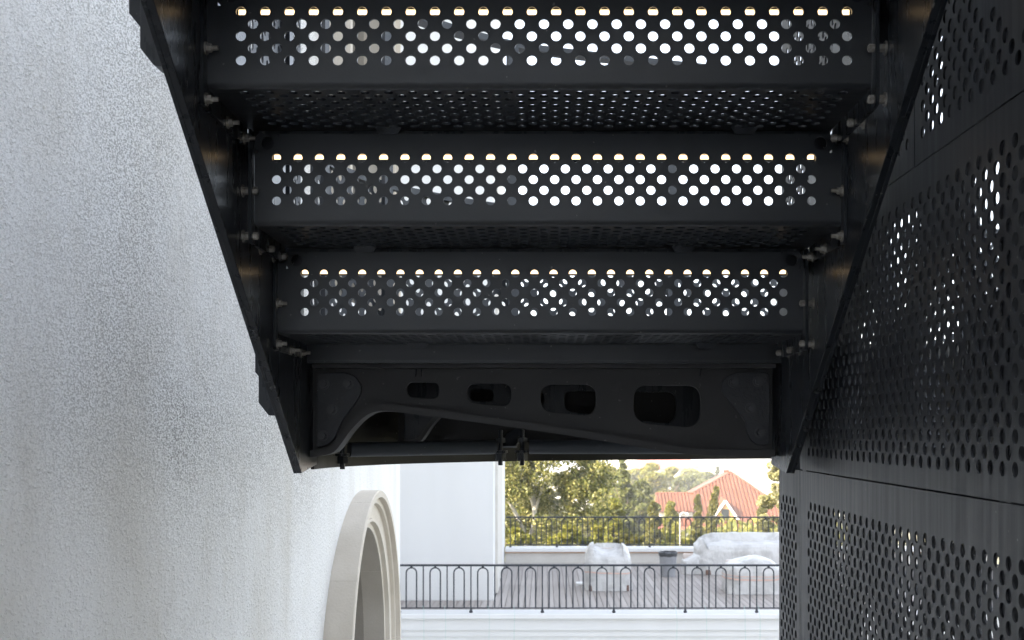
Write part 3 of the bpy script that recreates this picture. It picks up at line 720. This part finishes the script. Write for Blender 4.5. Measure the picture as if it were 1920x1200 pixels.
# landing balustrade: perforated panel, posts, handrail along the curve
PQ, DQ = 0.042, 0.0203
def path_frame(path):
    acc = [0.0]
    for a, b_ in zip(path, path[1:]): acc.append(acc[-1] + (b_ - a).length)
    P3 = np.array([p[:] for p in path]); acc = np.array(acc)
    def at(u):
        x = np.interp(u, acc, P3[:, 0]); y = np.interp(u, acc, P3[:, 1])
        x2 = np.interp(u + .02, acc, P3[:, 0]) - np.interp(u - .02, acc, P3[:, 0]); y2 = np.interp(u + .02, acc, P3[:, 1]) - np.interp(u - .02, acc, P3[:, 1])
        L_ = np.sqrt(x2**2 + y2**2) + 1e-9
        return x, y, -y2 / L_, x2 / L_
    return at, acc[-1]
at, plen = path_frame(fpath)
nc = int((plen - 0.06) / PQ); nr = 21
v, f = perf(nc, nr, PQ, DQ, 0.003)
x, y, nx, ny = at(v[:, 0] + 0.02); vv = np.stack([x + nx * (v[:, 2] + 0.012), y + ny * (v[:, 2] + 0.012), v[:, 1] + 0.215], 1)
mb = MB(); mb.addnp(vv, f); mb.build('balustrade_panel', M_RAILPANEL, st, fix=False)
off = [Vector((p.x, p.y, 0)) for p in fpath]
mb = MB(); ribbon(off, 0.655, 0.672, 0.016, mb); ribbon(off, 0.2055, 0.222, 0.010, mb); mb.build('panel_rail', M_RAILPANEL, st, smooth=35)
mb = MB(); ribbon(off, 1.148, 1.166, 0.045, mb); mb.build('handrail', M_RAILPANEL, st, smooth=35)
for u in (0.06, 0.40, 0.88, 1.42, 1.95, 2.45):
    x, y, nx, ny = at(np.array([u])); mb = MB(); mb.box(-0.018, 0.018, -0.006, 0.006, 0.206, 1.147)
    o = mb.build('post', M_RAILPANEL, st); o.location = (x[0] - nx[0] * 0.010, y[0] - ny[0] * 0.010, 0); o.rotation_euler.z = math.atan2(-nx[0], ny[0])
# sloping perforated side panel above the left stringer
def nose(y): return Z1 + 0.16 - (y - 2.13) * RISE / G - 0.16
ex = lambda u, v_: 0.12 < (v_ - 0.5) - nose(u + 0.6) < 0.98
v, f = perf(52, 92, PQ, DQ, 0.003, exist=lambda u, v_: nose(u + 0.6) + 0.06 < (v_ + 0.05) < nose(u + 0.6) + 1.0)
mb = MB(); mb.addnp(plane_map(v, (-0.572, 0.6, 0.05), (0, 1, 0), (0, 0, 1), (-1, 0, 0)), f); mb.build('balustrade_panel', M_RAILPANEL, st, fix=False)
for dz0, dz1 in ((0.045, 0.075), (0.985, 1.02)):
    mb = MB(); mb.prism([(0.6, nose(0.6) + dz0), (2.78, nose(2.78) + dz0), (2.78, nose(2.78) + dz1), (0.6, nose(0.6) + dz1)], 'x', -0.585, -0.558); mb.build('panel_rail', M_RAILPANEL, st)

# ------------------------------------------------------------------ perforated screen on the right
sc = thing('perforated_screen', 'tall black perforated steel screen closing off the right side of the stairs', 'screen')
XS = 0.600; TP = 0.0030; GAPX = 0.0575
ZM0, NM = -0.062, 21                                         # middle panel: first row of holes and rows
def layer(name, y0, nc, z0, nr, x, hole=None, par=0, shift=(0, 0)):
    v, f = perf(nc, nr, PQ, DQ, TP, hole=hole, par=par)
    mb = MB(); mb.addnp(plane_map(v, (x, y0 + shift[0], z0 + shift[1]), (0, 1, 0), (0, 0, 1), (1, 0, 0)), f)
    return mb
def panel(y0, nc, z0, nr, border, hole=None, par=0, closed=False, rear=(0.006, 0.004), rear_hole=None):
    """front sheet with plain margins, and the second sheet behind it as a part of its own"""
    (yl, yr, zb, zt) = border; y1 = y0 + nc * PQ; z1 = z0 + nr * PQ / 2
    for x, nm, sh in ((XS, 'panel', (0, 0)), (XS + GAPX, 'rear_panel', rear)):
        mb = layer(nm, y0, nc, z0, nr, x, (lambda u, v_: False) if closed and nm != 'panel' else (rear_hole if rear_hole and nm != 'panel' else hole), par, sh)
        for (a, b_, c, d) in ((yl, y0, zb, zt), (y1, yr, zb, zt), (y0, y1, zb, z0), (y0, y1, z1, zt)):
            if b_ - a > 1e-4 and d - c > 1e-4: mb.box(x, x + TP, a + sh[0] * (nm != 'panel'), b_ + sh[0] * (nm != 'panel'), c + sh[1], d + sh[1])
        mb.build(nm, M_SCREEN, sc, smooth=30, fix=False)
NEAR = -0.30
nmid = int((2.70 - NEAR) / PQ)
panel(2.705 - nmid * PQ, nmid, ZM0, NM, (NEAR - .1, 2.775, -0.0935, 0.4225), rear=(0.0013, 0.0103), rear_hole=lambda u, v_: v_ > 0.028 or u + 2.705 - nmid * PQ < 1.6)                   # middle panel
nlow = nmid; panel(2.705 - nlow * PQ, nlow, -0.163 - 40 * PQ / 2, 40, (NEAR - .1, 2.774, -1.62, -0.0965), rear=(-0.0015, 0.0003))
panel(2.80, 5, -0.163 - 40 * PQ / 2, 40, (2.777, 3.01, -1.62, -0.0965))                        # narrow end panel
# upper panels, holes stop along a slope
panel(1.917 - 33 * PQ - 0.02, 33, 0.460, 40, (NEAR - .1, 1.9155, 0.4255, 1.40), hole=lambda u, v_: (v_ + 0.46) < 0.50 + 0.60 * (u + 1.917 - 33 * PQ - 0.02 - 1.48), closed=True)
panel(1.935, 24, 0.460, 40, (1.9185, 2.99, 0.4255, 1.40))
for (y0, y1, z0, z1) in ((3.012, 3.022, -1.62, -0.0965),):
    mb = MB(); mb.box(XS, XS + GAPX + .006, y0, y1, z0, z1); mb.build('end_plate', M_SCREEN, sc, bevel=0.001)
for yy in (0.9, 1.55, 2.745, 2.99):                          # uprights between the two sheets
    mb = MB(); mb.box(XS + TP + 0.001, XS + GAPX - 0.001, yy - 0.02, yy + 0.02, -1.62, 0.42 if yy > 2 else 1.40); mb.build('upright', M_SCREEN, sc)

# ------------------------------------------------------------------ trees and shrubs
def leaves(mb_v, mb_f, centers, size, flat=0.0):
    n = len(centers); a = rng.normal(size=(n, 3)); a /= np.linalg.norm(a, axis=1)[:, None]
    b_ = rng.normal(size=(n, 3)); b_ -= a * (a * b_).sum(1)[:, None]; b_ /= np.linalg.norm(b_, axis=1)[:, None]
    s = size * rng.uniform(0.6, 1.3, n)[:, None]
    v = np.stack([centers - a*s*.5, centers + b_*s*.32, centers + a*s*.5, centers - b_*s*.32], 1).reshape(-1, 3)
    return v
def crown_mesh(name, clumps, per, size, mat):
    cs = []
    for (c, r) in clumps:
        k = max(6, int(per * r[0] * r[1] * r[2] ** 0.0))
        d = rng.normal(size=(k, 3)); d /= np.linalg.norm(d, axis=1)[:, None]
        rad = rng.uniform(0.25, 1.05, k) ** 0.5
        cs.append(np.array(c) + d * rad[:, None] * np.array(r))
    cs = np.concatenate(cs); v = leaves(None, None, cs, size)
    n = len(cs); me = bpy.data.meshes.new(name)
    me.vertices.add(4*n); me.vertices.foreach_set('co', v.astype(np.float32).ravel())
    me.loops.add(4*n); me.loops.foreach_set('vertex_index', np.arange(4*n, dtype=np.int32))
    me.polygons.add(n); me.polygons.foreach_set('loop_start', np.arange(0, 4*n, 4, dtype=np.int32))
    me.materials.append(mat); me.update(calc_edges=True); me.validate()
    return me
def tree(name, label, cat, px, py_top, py_bot, wpx, D, mat, kind='round', leafsz=0.10, per=900, n_cl=26, trunk=None, bark=None, seed=0, group=None):
    random.seed(seed + int(px))
    base = P(px, py_bot, D); top = P(px, py_top, D); h = top.z - base.z; w = wpx * D / F_PX
    gz = ground_z(base.x, D) - 0.1
    t = thing(name, label, cat, group, (base.x, D, gz)); zb = base.z - gz; H = h
    cl = []
    for k in range(n_cl):
        u = random.random()
        a = random.uniform(0, 2*math.pi); rr = math.sqrt(random.random()); q = random.uniform(0.6, 1.35)
        if kind == 'round':
            zz = random.random(); env = math.sqrt(max(0.05, 1 - (2*zz - 0.95) ** 2)); r = w * 0.14 * q
            cl.append(((math.cos(a)*rr*env*w*.46, math.sin(a)*rr*env*w*.46, zb + zz*H*.93), (r, r, r*0.6)))
        elif kind == 'cone':
            zz = u ** 0.9; env = (1 - zz) * 0.9 + 0.06; r = w * (0.05 + 0.13 * env) * q
            cl.append(((math.cos(a)*rr*env*w*.46, math.sin(a)*rr*env*w*.46, zb + zz*H*.98), (r, r, r*0.5)))
        else:
            zz = k / n_cl; env = min(1, 1.2 * (1 - zz) ** 0.7 + 0.10); r = w * (0.07 + 0.15*env) * q
            lean = (zz ** 1.5) * w * 0.55 if kind == 'lean' else 0
            cl.append(((math.cos(a)*env*w*.30 + lean, math.sin(a)*env*w*.30, zb + zz*H*.97), (r, r, r*1.0)))
    link('crown', crown_mesh('crown', cl, per / (w * w) * 14, leafsz, mat), t)
    mb = MB(); th = zb + H * (0.8 if kind != 'round' else 0.55); r0 = max(0.05, w * 0.035)
    pts = [(0, 0, 0), (0.02*w, 0, th*.35), (-0.02*w, 0.01*w, th*.7), (0, 0, th)]
    mb.tube(spline(pts, 3), [r0 * (1 - 0.8 * i / 9) for i in range(10)], 7)
    for k in range(5):
        a = random.uniform(0, 2*math.pi); z0 = zb + H * random.uniform(0.05, 0.4)
        mb.tube([(0, 0, z0), (math.cos(a)*w*.15, math.sin(a)*w*.15, z0 + H*.12), (math.cos(a)*w*.3, math.sin(a)*w*.3, z0 + H*.28)], [r0*.45, r0*.3, r0*.12], 5)
    mb.build('trunk', bark or M_BARK2, t, smooth=60)
    return t
# the pale-barked poplar at the left edge, with its own forked trunk
Dp = 34.0
pop = thing('poplar_tree', 'leafy tree with pale forked trunk at the left end of the far railing', 'tree', None, (0, 0, 0))
zg = ground_z(0, Dp) - 0.1
mb = MB()
mb.tube(spline([P(988, 1200, Dp)*1 , P(990, 1060, Dp), P(994, 1015, Dp), P(1003, 975, Dp), P(1001, 945, Dp), P(1004, 910, Dp), P(1006, 870, Dp), P(1012, 800, Dp)], 4), [0.11 - 0.085 * i / 28 for i in range(29)], 9)
mb.tube(spline([P(989, 1030, Dp), P(982, 1000, Dp-.2), P(968, 965, Dp-.3), P(954, 940, Dp-.3), P(940, 915, Dp-.4)], 4), [0.08 - 0.05 * i / 16 for i in range(17)], 8)
mb.tube(spline([P(1001, 950, Dp), P(990, 915, Dp-.2), P(978, 885, Dp-.3), P(970, 850, Dp-.3)], 4), [0.06 - 0.04 * i / 12 for i in range(13)], 7)
mb.tube(spline([P(1003, 960, Dp), P(1016, 915, Dp-.2), P(1026, 890, Dp-.2), P(1040, 850, Dp)], 4), [0.05 - 0.035 * i / 12 for i in range(13)], 7)
mb.tube(spline([P(1004, 930, Dp), P(1040, 915, Dp+.2), P(1080, 890, Dp+.3)], 4), [0.04 - 0.028 * i / 8 for i in range(9)], 7)
mb.build('trunk', M_BARK, pop, smooth=60)
cl = []; random.seed(3)
for k in range(210):
    px, py = random.uniform(915, 1135), random.uniform(790, 1040)
    if px > 1060 and py > 985 + (1135 - px) * .2: continue
    if (px - 1030) ** 2 / 125**2 + (py - 915) ** 2 / 150**2 > 1: continue
    r = random.uniform(0.20, 0.42); dd = random.uniform(-0.9, 1.1)
    if abs(px - 998) < 13 or (py > 930 and abs(px - 955 - (py - 935) * .4) < 18): dd = random.uniform(0.55, 1.5)
    cl.append((tuple(P(px, py, Dp + dd)), (r, r, r * 0.8)))
link('crown', crown_mesh('crown', cl, 2100, 0.095, LEAF_BIRCH), pop)
T = [ # name, label, category, px, top, bottom, width px, depth, leaves, kind, leaf size, leaves per, clumps
 ('pine_tree', 'dark pine beyond the far railing right of the pale-trunked tree', 'tree', 1168, 858, 1000, 66, 52, LEAF_PINE, 'cone', 0.24, 1500, 60),
 ('pine_tree', 'bushy dark pine standing left of the red roof wing', 'tree', 1200, 900, 1010, 60, 60, LEAF_PINE, 'round', 0.26, 1500, 40),
 ('broadleaf_tree', 'light green tree standing behind the red roof wing, below hazy house', 'tree', 1222, 866, 985, 56, 95, LEAF_LIGHT, 'round', 0.34, 1500, 40),
 ('broadleaf_tree', 'round light green tree between the two red roofs', 'tree', 1255, 874, 970, 58, 105, LEAF_LIGHT, 'round', 0.36, 1500, 40),
 ('broadleaf_tree', 'mid green tree touching the left slope of the red roof', 'tree', 1287, 886, 960, 60, 115, LEAF_PINE, 'round', 0.40, 1500, 40),
 ('broadleaf_tree', 'darker broad tree just left of the big roof peak', 'tree', 1322, 882, 950, 62, 125, LEAF_PINE, 'round', 0.42, 1500, 40),
 ('broadleaf_tree', 'yellow-green tree tucked between the poplar crown and dark pine', 'tree', 1146, 872, 1000, 56, 74, LEAF_LIGHT, 'round', 0.26, 1400, 44),
 ('broadleaf_tree', 'hazy green tree behind, just right of the dark pine', 'tree', 1192, 876, 980, 74, 118, LEAF_LIGHT, 'round', 0.40, 1500, 44),
 ('broadleaf_tree', 'hazy green tree filling the gap above the red roof wing', 'tree', 1240, 884, 975, 80, 135, LEAF_LIGHT, 'round', 0.46, 1500, 44),
 ('broadleaf_tree', 'farthest hazy tree seen left of the roof peak over darker trees', 'tree', 1300, 880, 965, 84, 150, LEAF_LIGHT, 'round', 0.5, 1500, 44),
 ('pointed_tree', 'small pointed tree at the left of the roof peak', 'tree', 1346, 874, 940, 20, 130, LEAF_PINE, 'cone', 0.40, 1500, 26),
 ('broadleaf_tree', 'broad green tree behind the pale trunk, nearest the white building', 'tree', 975, 880, 1030, 90, 62, LEAF_LIGHT, 'round', 0.26, 1300, 44),
 ('broadleaf_tree', 'broad green tree behind the crown of the pale-trunked tree', 'tree', 1045, 885, 1030, 96, 70, LEAF_BIRCH, 'round', 0.28, 1300, 44),
 ('broadleaf_tree', 'olive green tree between the pale-trunked tree and dark pine', 'tree', 1118, 880, 1035, 96, 66, LEAF_LIGHT, 'round', 0.26, 1300, 40),
 ('olive_tree', 'pale olive bush under the dark pine behind the railing', 'tree', 1150, 932, 1040, 60, 40, LEAF_LIGHT, 'round', 0.15, 1500, 34),
 ('cypress_tree', 'dense cypress before the left end of red roof wing', 'tree', 1226, 938, 1045, 36, 46, LEAF_CYP, 'column', 0.17, 1100, 40),
 ('cypress_tree', 'feathery light cypress right of the dense one', 'tree', 1258, 938, 1035, 40, 52, LEAF_LIGHT, 'column', 0.19, 900, 36),
 ('cypress_tree', 'slim cypress standing before the middle of the red roof', 'tree', 1308, 924, 1035, 24, 50, LEAF_CYP, 'column', 0.16, 800, 34),
 ('cypress_tree', 'tall leaning cypress left of the white-trimmed dormer', 'tree', 1329, 908, 1040, 27, 48, LEAF_CYP, 'lean', 0.16, 900, 44),
 ('cypress_tree', 'slim cypress before the right corner of the red-roofed house', 'tree', 1430, 926, 1035, 26, 50, LEAF_CYP, 'column', 0.16, 800, 34),
 ('birch_tree', 'pale loose-leaved tree at the right edge beside the screen', 'tree', 1462, 845, 1035, 70, 33, LEAF_PALE, 'round', 0.10, 1100, 46),
 ('shrub', 'yellow-green shrub behind far railing below the poplar', 'shrub', 1070, 985, 1060, 80, 31, LEAF_LIGHT, 'round', 0.12, 1300, 30),
 ('shrub', 'yellow-green shrub at the foot of the pale trunk', 'shrub', 965, 990, 1060, 66, 31, LEAF_LIGHT, 'round', 0.12, 1300, 28),
 ('shrub', 'loose shrub behind the railing left of the armchair', 'shrub', 1120, 985, 1060, 62, 33, LEAF_LIGHT, 'round', 0.12, 1300, 28),
 ('shrub', 'dark low shrub behind the railing above the armchair', 'shrub', 1180, 1000, 1060, 66, 34, LEAF_CYP, 'round', 0.13, 1300, 28),
 ('shrub', 'bright shrub behind the railing above the waste bin', 'shrub', 1262, 1000, 1060, 70, 35, LEAF_LIGHT, 'round', 0.13, 1300, 28),
 ('shrub', 'dark shrub behind the railing at the left end of the sofa', 'shrub', 1312, 1000, 1060, 50, 36, LEAF_CYP, 'round', 0.13, 1300, 24),
 ('shrub', 'low pale shrub before the white house wall', 'shrub', 1352, 1000, 1060, 40, 37, LEAF_LIGHT, 'round', 0.12, 900, 18),
 ('shrub', 'green shrub behind the sofa at the right end of railing', 'shrub', 1424, 996, 1060, 48, 36, LEAF_LIGHT, 'round', 0.13, 1100, 22),
]
for i, (nm, lab, cat, px, pt, pb, wp, D, mt, kd, ls, per, nn) in enumerate(T):
    tree(nm, lab, cat, px, pt, pb, wp, D, mt, kd, ls, per, nn, seed=i, group='trees beyond the far railing' if cat == 'tree' else 'shrubs behind the far railing',
         bark=M_BARK if nm == 'birch_tree' else None)
# far wood: a mass nobody could count, below and between the houses
cl = []; random.seed(21)
for k in range(260):
    D = random.uniform(58, 300); px = random.uniform(900, 1560); x = (px - CX) * D / F_PX
    if 78 < D < 104 and 1160 < px < 1540: continue
    z = ground_z(x, D); r = random.uniform(1.2, 2.4); cl.append(((x, D, z + r * .8), (r, r, r)))
o = link('far_wood', crown_mesh('far_wood', cl, 160, 0.42, LEAF_LIGHT)); tag(o, kind='stuff')

# ------------------------------------------------------------------ red-roofed house
hs = thing('red_roof_house', 'cream house under a red ribbed hip roof with white-trimmed dormer', 'house')
DH = 82.0
zE = P(0, 987, DH).z; xl, xr = P(1183, 0, DH).x, P(1518, 0, DH).x
AP = P(1372, 886, 88.0); xA = AP.x; zA = AP.z; yB = 97.0
ridge_end = Vector((xA + 0.35, 92.5, zA + .02))
roof = MB()
E = [Vector((xl, DH, zE)), Vector((xr, DH, zE)), Vector((xr, yB, zE)), Vector((xl * yB / DH + 1.6, yB, zE))]
A = Vector((xA, 88.0, zA))
roof.add([E[0], E[1], E[2], E[3], A, ridge_end], [(0, 1, 4), (1, 2, 5, 4), (2, 3, 5), (3, 0, 4, 5)])
def ribs(mb, o0, o1, ap0, ap1, n, rr, lift):
    """ribs on a sloped face: straight up the slope from the eave line to the upper outline"""
    for i in range(1, n):
        u = i / n; a = o0.lerp(o1, u)
        # the face narrows to ap0..ap1; find how far up the slope this line reaches
        eave = (o1 - o0); L_ = eave.length; ed = eave / L_; mid = ap0.lerp(ap1, 0.5)
        s0 = (ap0 - o0).dot(ed); s1 = (ap1 - o0).dot(ed); up = (ap0 - o0) - ed * s0; x = u * L_
        t = x / s0 if x < s0 else ((L_ - x) / (L_ - s1) if x > s1 else 1.0)
        b_ = a + up * t; nrm = ed.cross(up).normalized()
        if nrm.z < 0: nrm = -nrm
        mb.cyl(a + nrm * lift, b_ + nrm * lift, rr, n=4, caps=False)
ribs(roof, E[0], E[1], A, A, 46, 0.085, 0.03); ribs(roof, E[1], E[2], A, ridge_end, 44, 0.085, 0.03)
for a, b_ in ((E[0], A), (E[1], A), (A, ridge_end)): roof.cyl(a + Vector((0, 0, .03)), b_ + Vector((0, 0, .03)), 0.09, n=6)
ro = roof.build('roof', M_ROOF, hs)
wing = MB(); wa = P(1231, 925, 84.5); wb = P(1300, 925, 84.5); we = P(1229, 960, 82.4); wf = P(1300, 960, 82.4)
wing.add([we, wf, wb, wa, wa + Vector((0, 2.2, -1.3)), wb + Vector((0, 2.2, -1.3))], [(0, 1, 2, 3), (3, 2, 5, 4)])
ribs(wing, we, wf, wa, wb, 11, 0.08, 0.03); wing.cyl(wa, wb, 0.09, n=6); wing.cyl(we, wa, 0.08, n=6)
wing.build('wing_roof', M_ROOF, hs)
mb = MB(); mb.box(xl + 3.4, xr - .5, DH + 0.5, yB - .5, -12.5, zE + 0.02); mb.box(we.x + .2, wf.x, 82.9, 86, -12.5, we.z - 0.05); mb.build('wall', M_HWALL, hs)
mb = MB(); mb.box(xl, xr, DH - 0.02, DH + 0.06, zE - 0.22, zE - 0.01); mb.build('gutter', M_OLDROOF, hs)
# dormer
dp = P(1360, 938, 82.6); dl = P(1343, 962, 82.6); dr = P(1378, 978, 82.6); drr = Vector((2*dp.x - dl.x, 82.6, dl.z))
dorm = thing('dormer', None, None); dorm.parent = hs
back = Vector((dp.x + 0.1, 86.0, dp.z)); dl2, dr2 = Vector((dp.x - 1.0, 82.7, dp.z - 1.42)), Vector((dp.x + 1.0, 82.7, dp.z - 1.42))
mb = MB()
for (a, b_) in ((dl2, dp), (dr2, dp)):
    n_ = Vector((0, 0, 0.10)); a2 = a + (a - dp) * 0.18
    mb.add([a2 + n_, dp + n_, back + n_, Vector((a2.x, 86.0, a2.z)) + n_, a2, dp, back, Vector((a2.x, 86.0, a2.z))], [(0,1,2,3), (4,7,6,5), (0,4,5,1), (1,5,6,2), (2,6,7,3), (3,7,4,0)])
mb.build('dormer_roof', M_ROOF, dorm)
mb = MB()
for (a, b_) in ((dl2, dp), (dr2, dp)):
    a2 = a + (a - dp) * 0.15; mb.cyl(a2 + Vector((0, -.06, -.06)), dp + Vector((0, -.06, -.06)), 0.09, n=6)
mb.build('bargeboard', M_TRIM, dorm)
mb = MB(); mb.add([dl2, dr2, dp, dl2 + Vector((0, .3, 0)), dr2 + Vector((0, .3, 0)), dp + Vector((0, .3, 0))], [(0,1,2), (3,5,4), (0,3,4,1), (1,4,5,2), (2,5,3,0)]); mb.build('gable', M_GABLE, dorm)
mb = MB(); mb.box(dp.x - .26, dp.x + .26, 82.62, 82.69, dp.z - 1.38, dp.z - 0.62); mb.build('window', M_GLASS, dorm)
for k, x in enumerate((P(1372, 0, DH).x, P(1402, 0, DH).x, P(1435, 0, DH).x)):
    mb = MB(); mb.box(x - .5, x + .5, DH + .44, DH + .52, zE - 2.1, zE - .8); w_ = mb.build('window', M_GLASS, hs)
    mb = MB(); mb.box(x - .58, x + .58, DH + .46, DH + .495, zE - 2.18, zE - .72); mb.build('frame', M_TRIM, w_)
# street lamp with a curved neck among the cypresses
lp = P(1275, 1060, 46); lz = ground_z(lp.x, 46)
sl_ = thing('street_lamp', 'pale curved-neck street lamp between cypresses behind the far railing', 'street lamp', None, (lp.x, 46, lz))
h = P(0, 961, 46).z - lz
mb = MB(); mb.tube([(0, 0, 0), (0, 0, h * .8)] + [(0.14 * (1 - math.cos(a)), 0, h - 0.14 + 0.14 * math.sin(a)) for a in np.linspace(0.1, 2.2, 9)], 0.022, 7); mb.build('pole', M_LIME2, sl_, smooth=50)
mb = MB(); mb.tube([(0.20, 0, h - .02), (0.27, 0, h - .05), (0.33, 0, h - .08)], [0.03, 0.055, 0.03], 8); mb.build('lamp_head', M_LIME2, sl_, smooth=50)
# chimney pipe left of the wing
mb = MB(); q = P(1217, 1010, 80); mb.cyl((q.x, 80, -11.5), (q.x, 80, P(0, 948, 80).z), 0.12, n=8); o = mb.build('red_pole', M_OLDROOF, smooth=40)
tag(o, 'thin red-brown pole standing left of the red roof wing', 'pole')
# ------------------------------------------------------------------ hazy town
def house(name, label, x, y, w, d, h, rh, rm, flat=False, group='houses of the hazy town'):
    z = ground_z(x, y) - 0.5
    t = thing(name, label, 'house', group, (x, y, z))
    mb = MB(); mb.box(-w/2, w/2, 0, d, 0, h); wl_ = mb.build('wall', M_HWALL, t)
    mb = MB()
    if flat: mb.box(-w/2 - .2, w/2 + .2, -.2, d + .2, h + .01, h + .4)
    else:
        o_ = .5; mb.add([(-w/2-o_, -o_, h), (w/2+o_, -o_, h), (w/2+o_, d+o_, h), (-w/2-o_, d+o_, h), (-w/4, d/2, h+rh), (w/4, d/2, h+rh)], [(0,1,5,4), (1,2,5), (2,3,4,5), (3,0,4), (0,3,2,1)])
    mb.build('roof', rm, t)
    for k in range(max(1, int(w / 4))):
        for zz in np.arange(1.0, h - 1.5, 3.0):
            xx = -w/2 + 1.2 + k * 4; mb = MB(); mb.box(xx, xx + 1.2, -.06, -.01, zz, zz + 1.5); mb.build('window', M_GLASS, t)
    return t
def by_px(px, D): return (px - CX) * D / F_PX
house('gabled_house', 'hazy house with faded red gabled roof above the light green trees', by_px(1252, 165), 165, 8.5, 9, 10.0, 2.6, M_OLDROOF)
house('pink_house', 'pale house with wide steep roof left of hazy gabled house', by_px(1196, 190), 190, 9, 10, 10.5, 4.5, M_GREYROOF)
house('flat_house', 'white flat-roofed house below the hazy gabled house', by_px(1300, 200), 200, 10, 9, 8.5, 0, M_GREYROOF, True)
random.seed(5)
for k in range(22):
    D = random.uniform(240, 1150); px = random.uniform(880, 1600)
    rm = random.choice([M_OLDROOF, M_GREYROOF, M_OLDROOF]); fl = random.random() < 0.4
    house('distant_house', 'small far house with %s %s roof in the hazy town' % ('pale' if rm is M_GREYROOF else 'red', 'flat' if fl else 'hipped'), by_px(px, D), D,
          random.uniform(8, 16), random.uniform(8, 14), random.uniform(5, 12), random.uniform(2, 3.5), rm, fl)
# ------------------------------------------------------------------ haze
m = bpy.data.materials.new('haze'); m.use_nodes = True; nt = m.node_tree; nt.nodes.clear()
pv = nd(nt, 'ShaderNodeVolumePrincipled'); pv.inputs['Color'].default_value = (0.95, 0.96, 1.0, 1); pv.inputs['Density'].default_value = 0.0016; pv.inputs['Anisotropy'].default_value = 0.0
om = nd(nt, 'ShaderNodeOutputMaterial'); nt.links.new(pv.outputs[0], om.inputs['Volume'])
mb = MB(); mb.box(-9100, 9100, -80, 16100, -70, 12); o = mb.build('haze', m); tag(o, kind='stuff')
print('objects', len(bpy.data.objects))
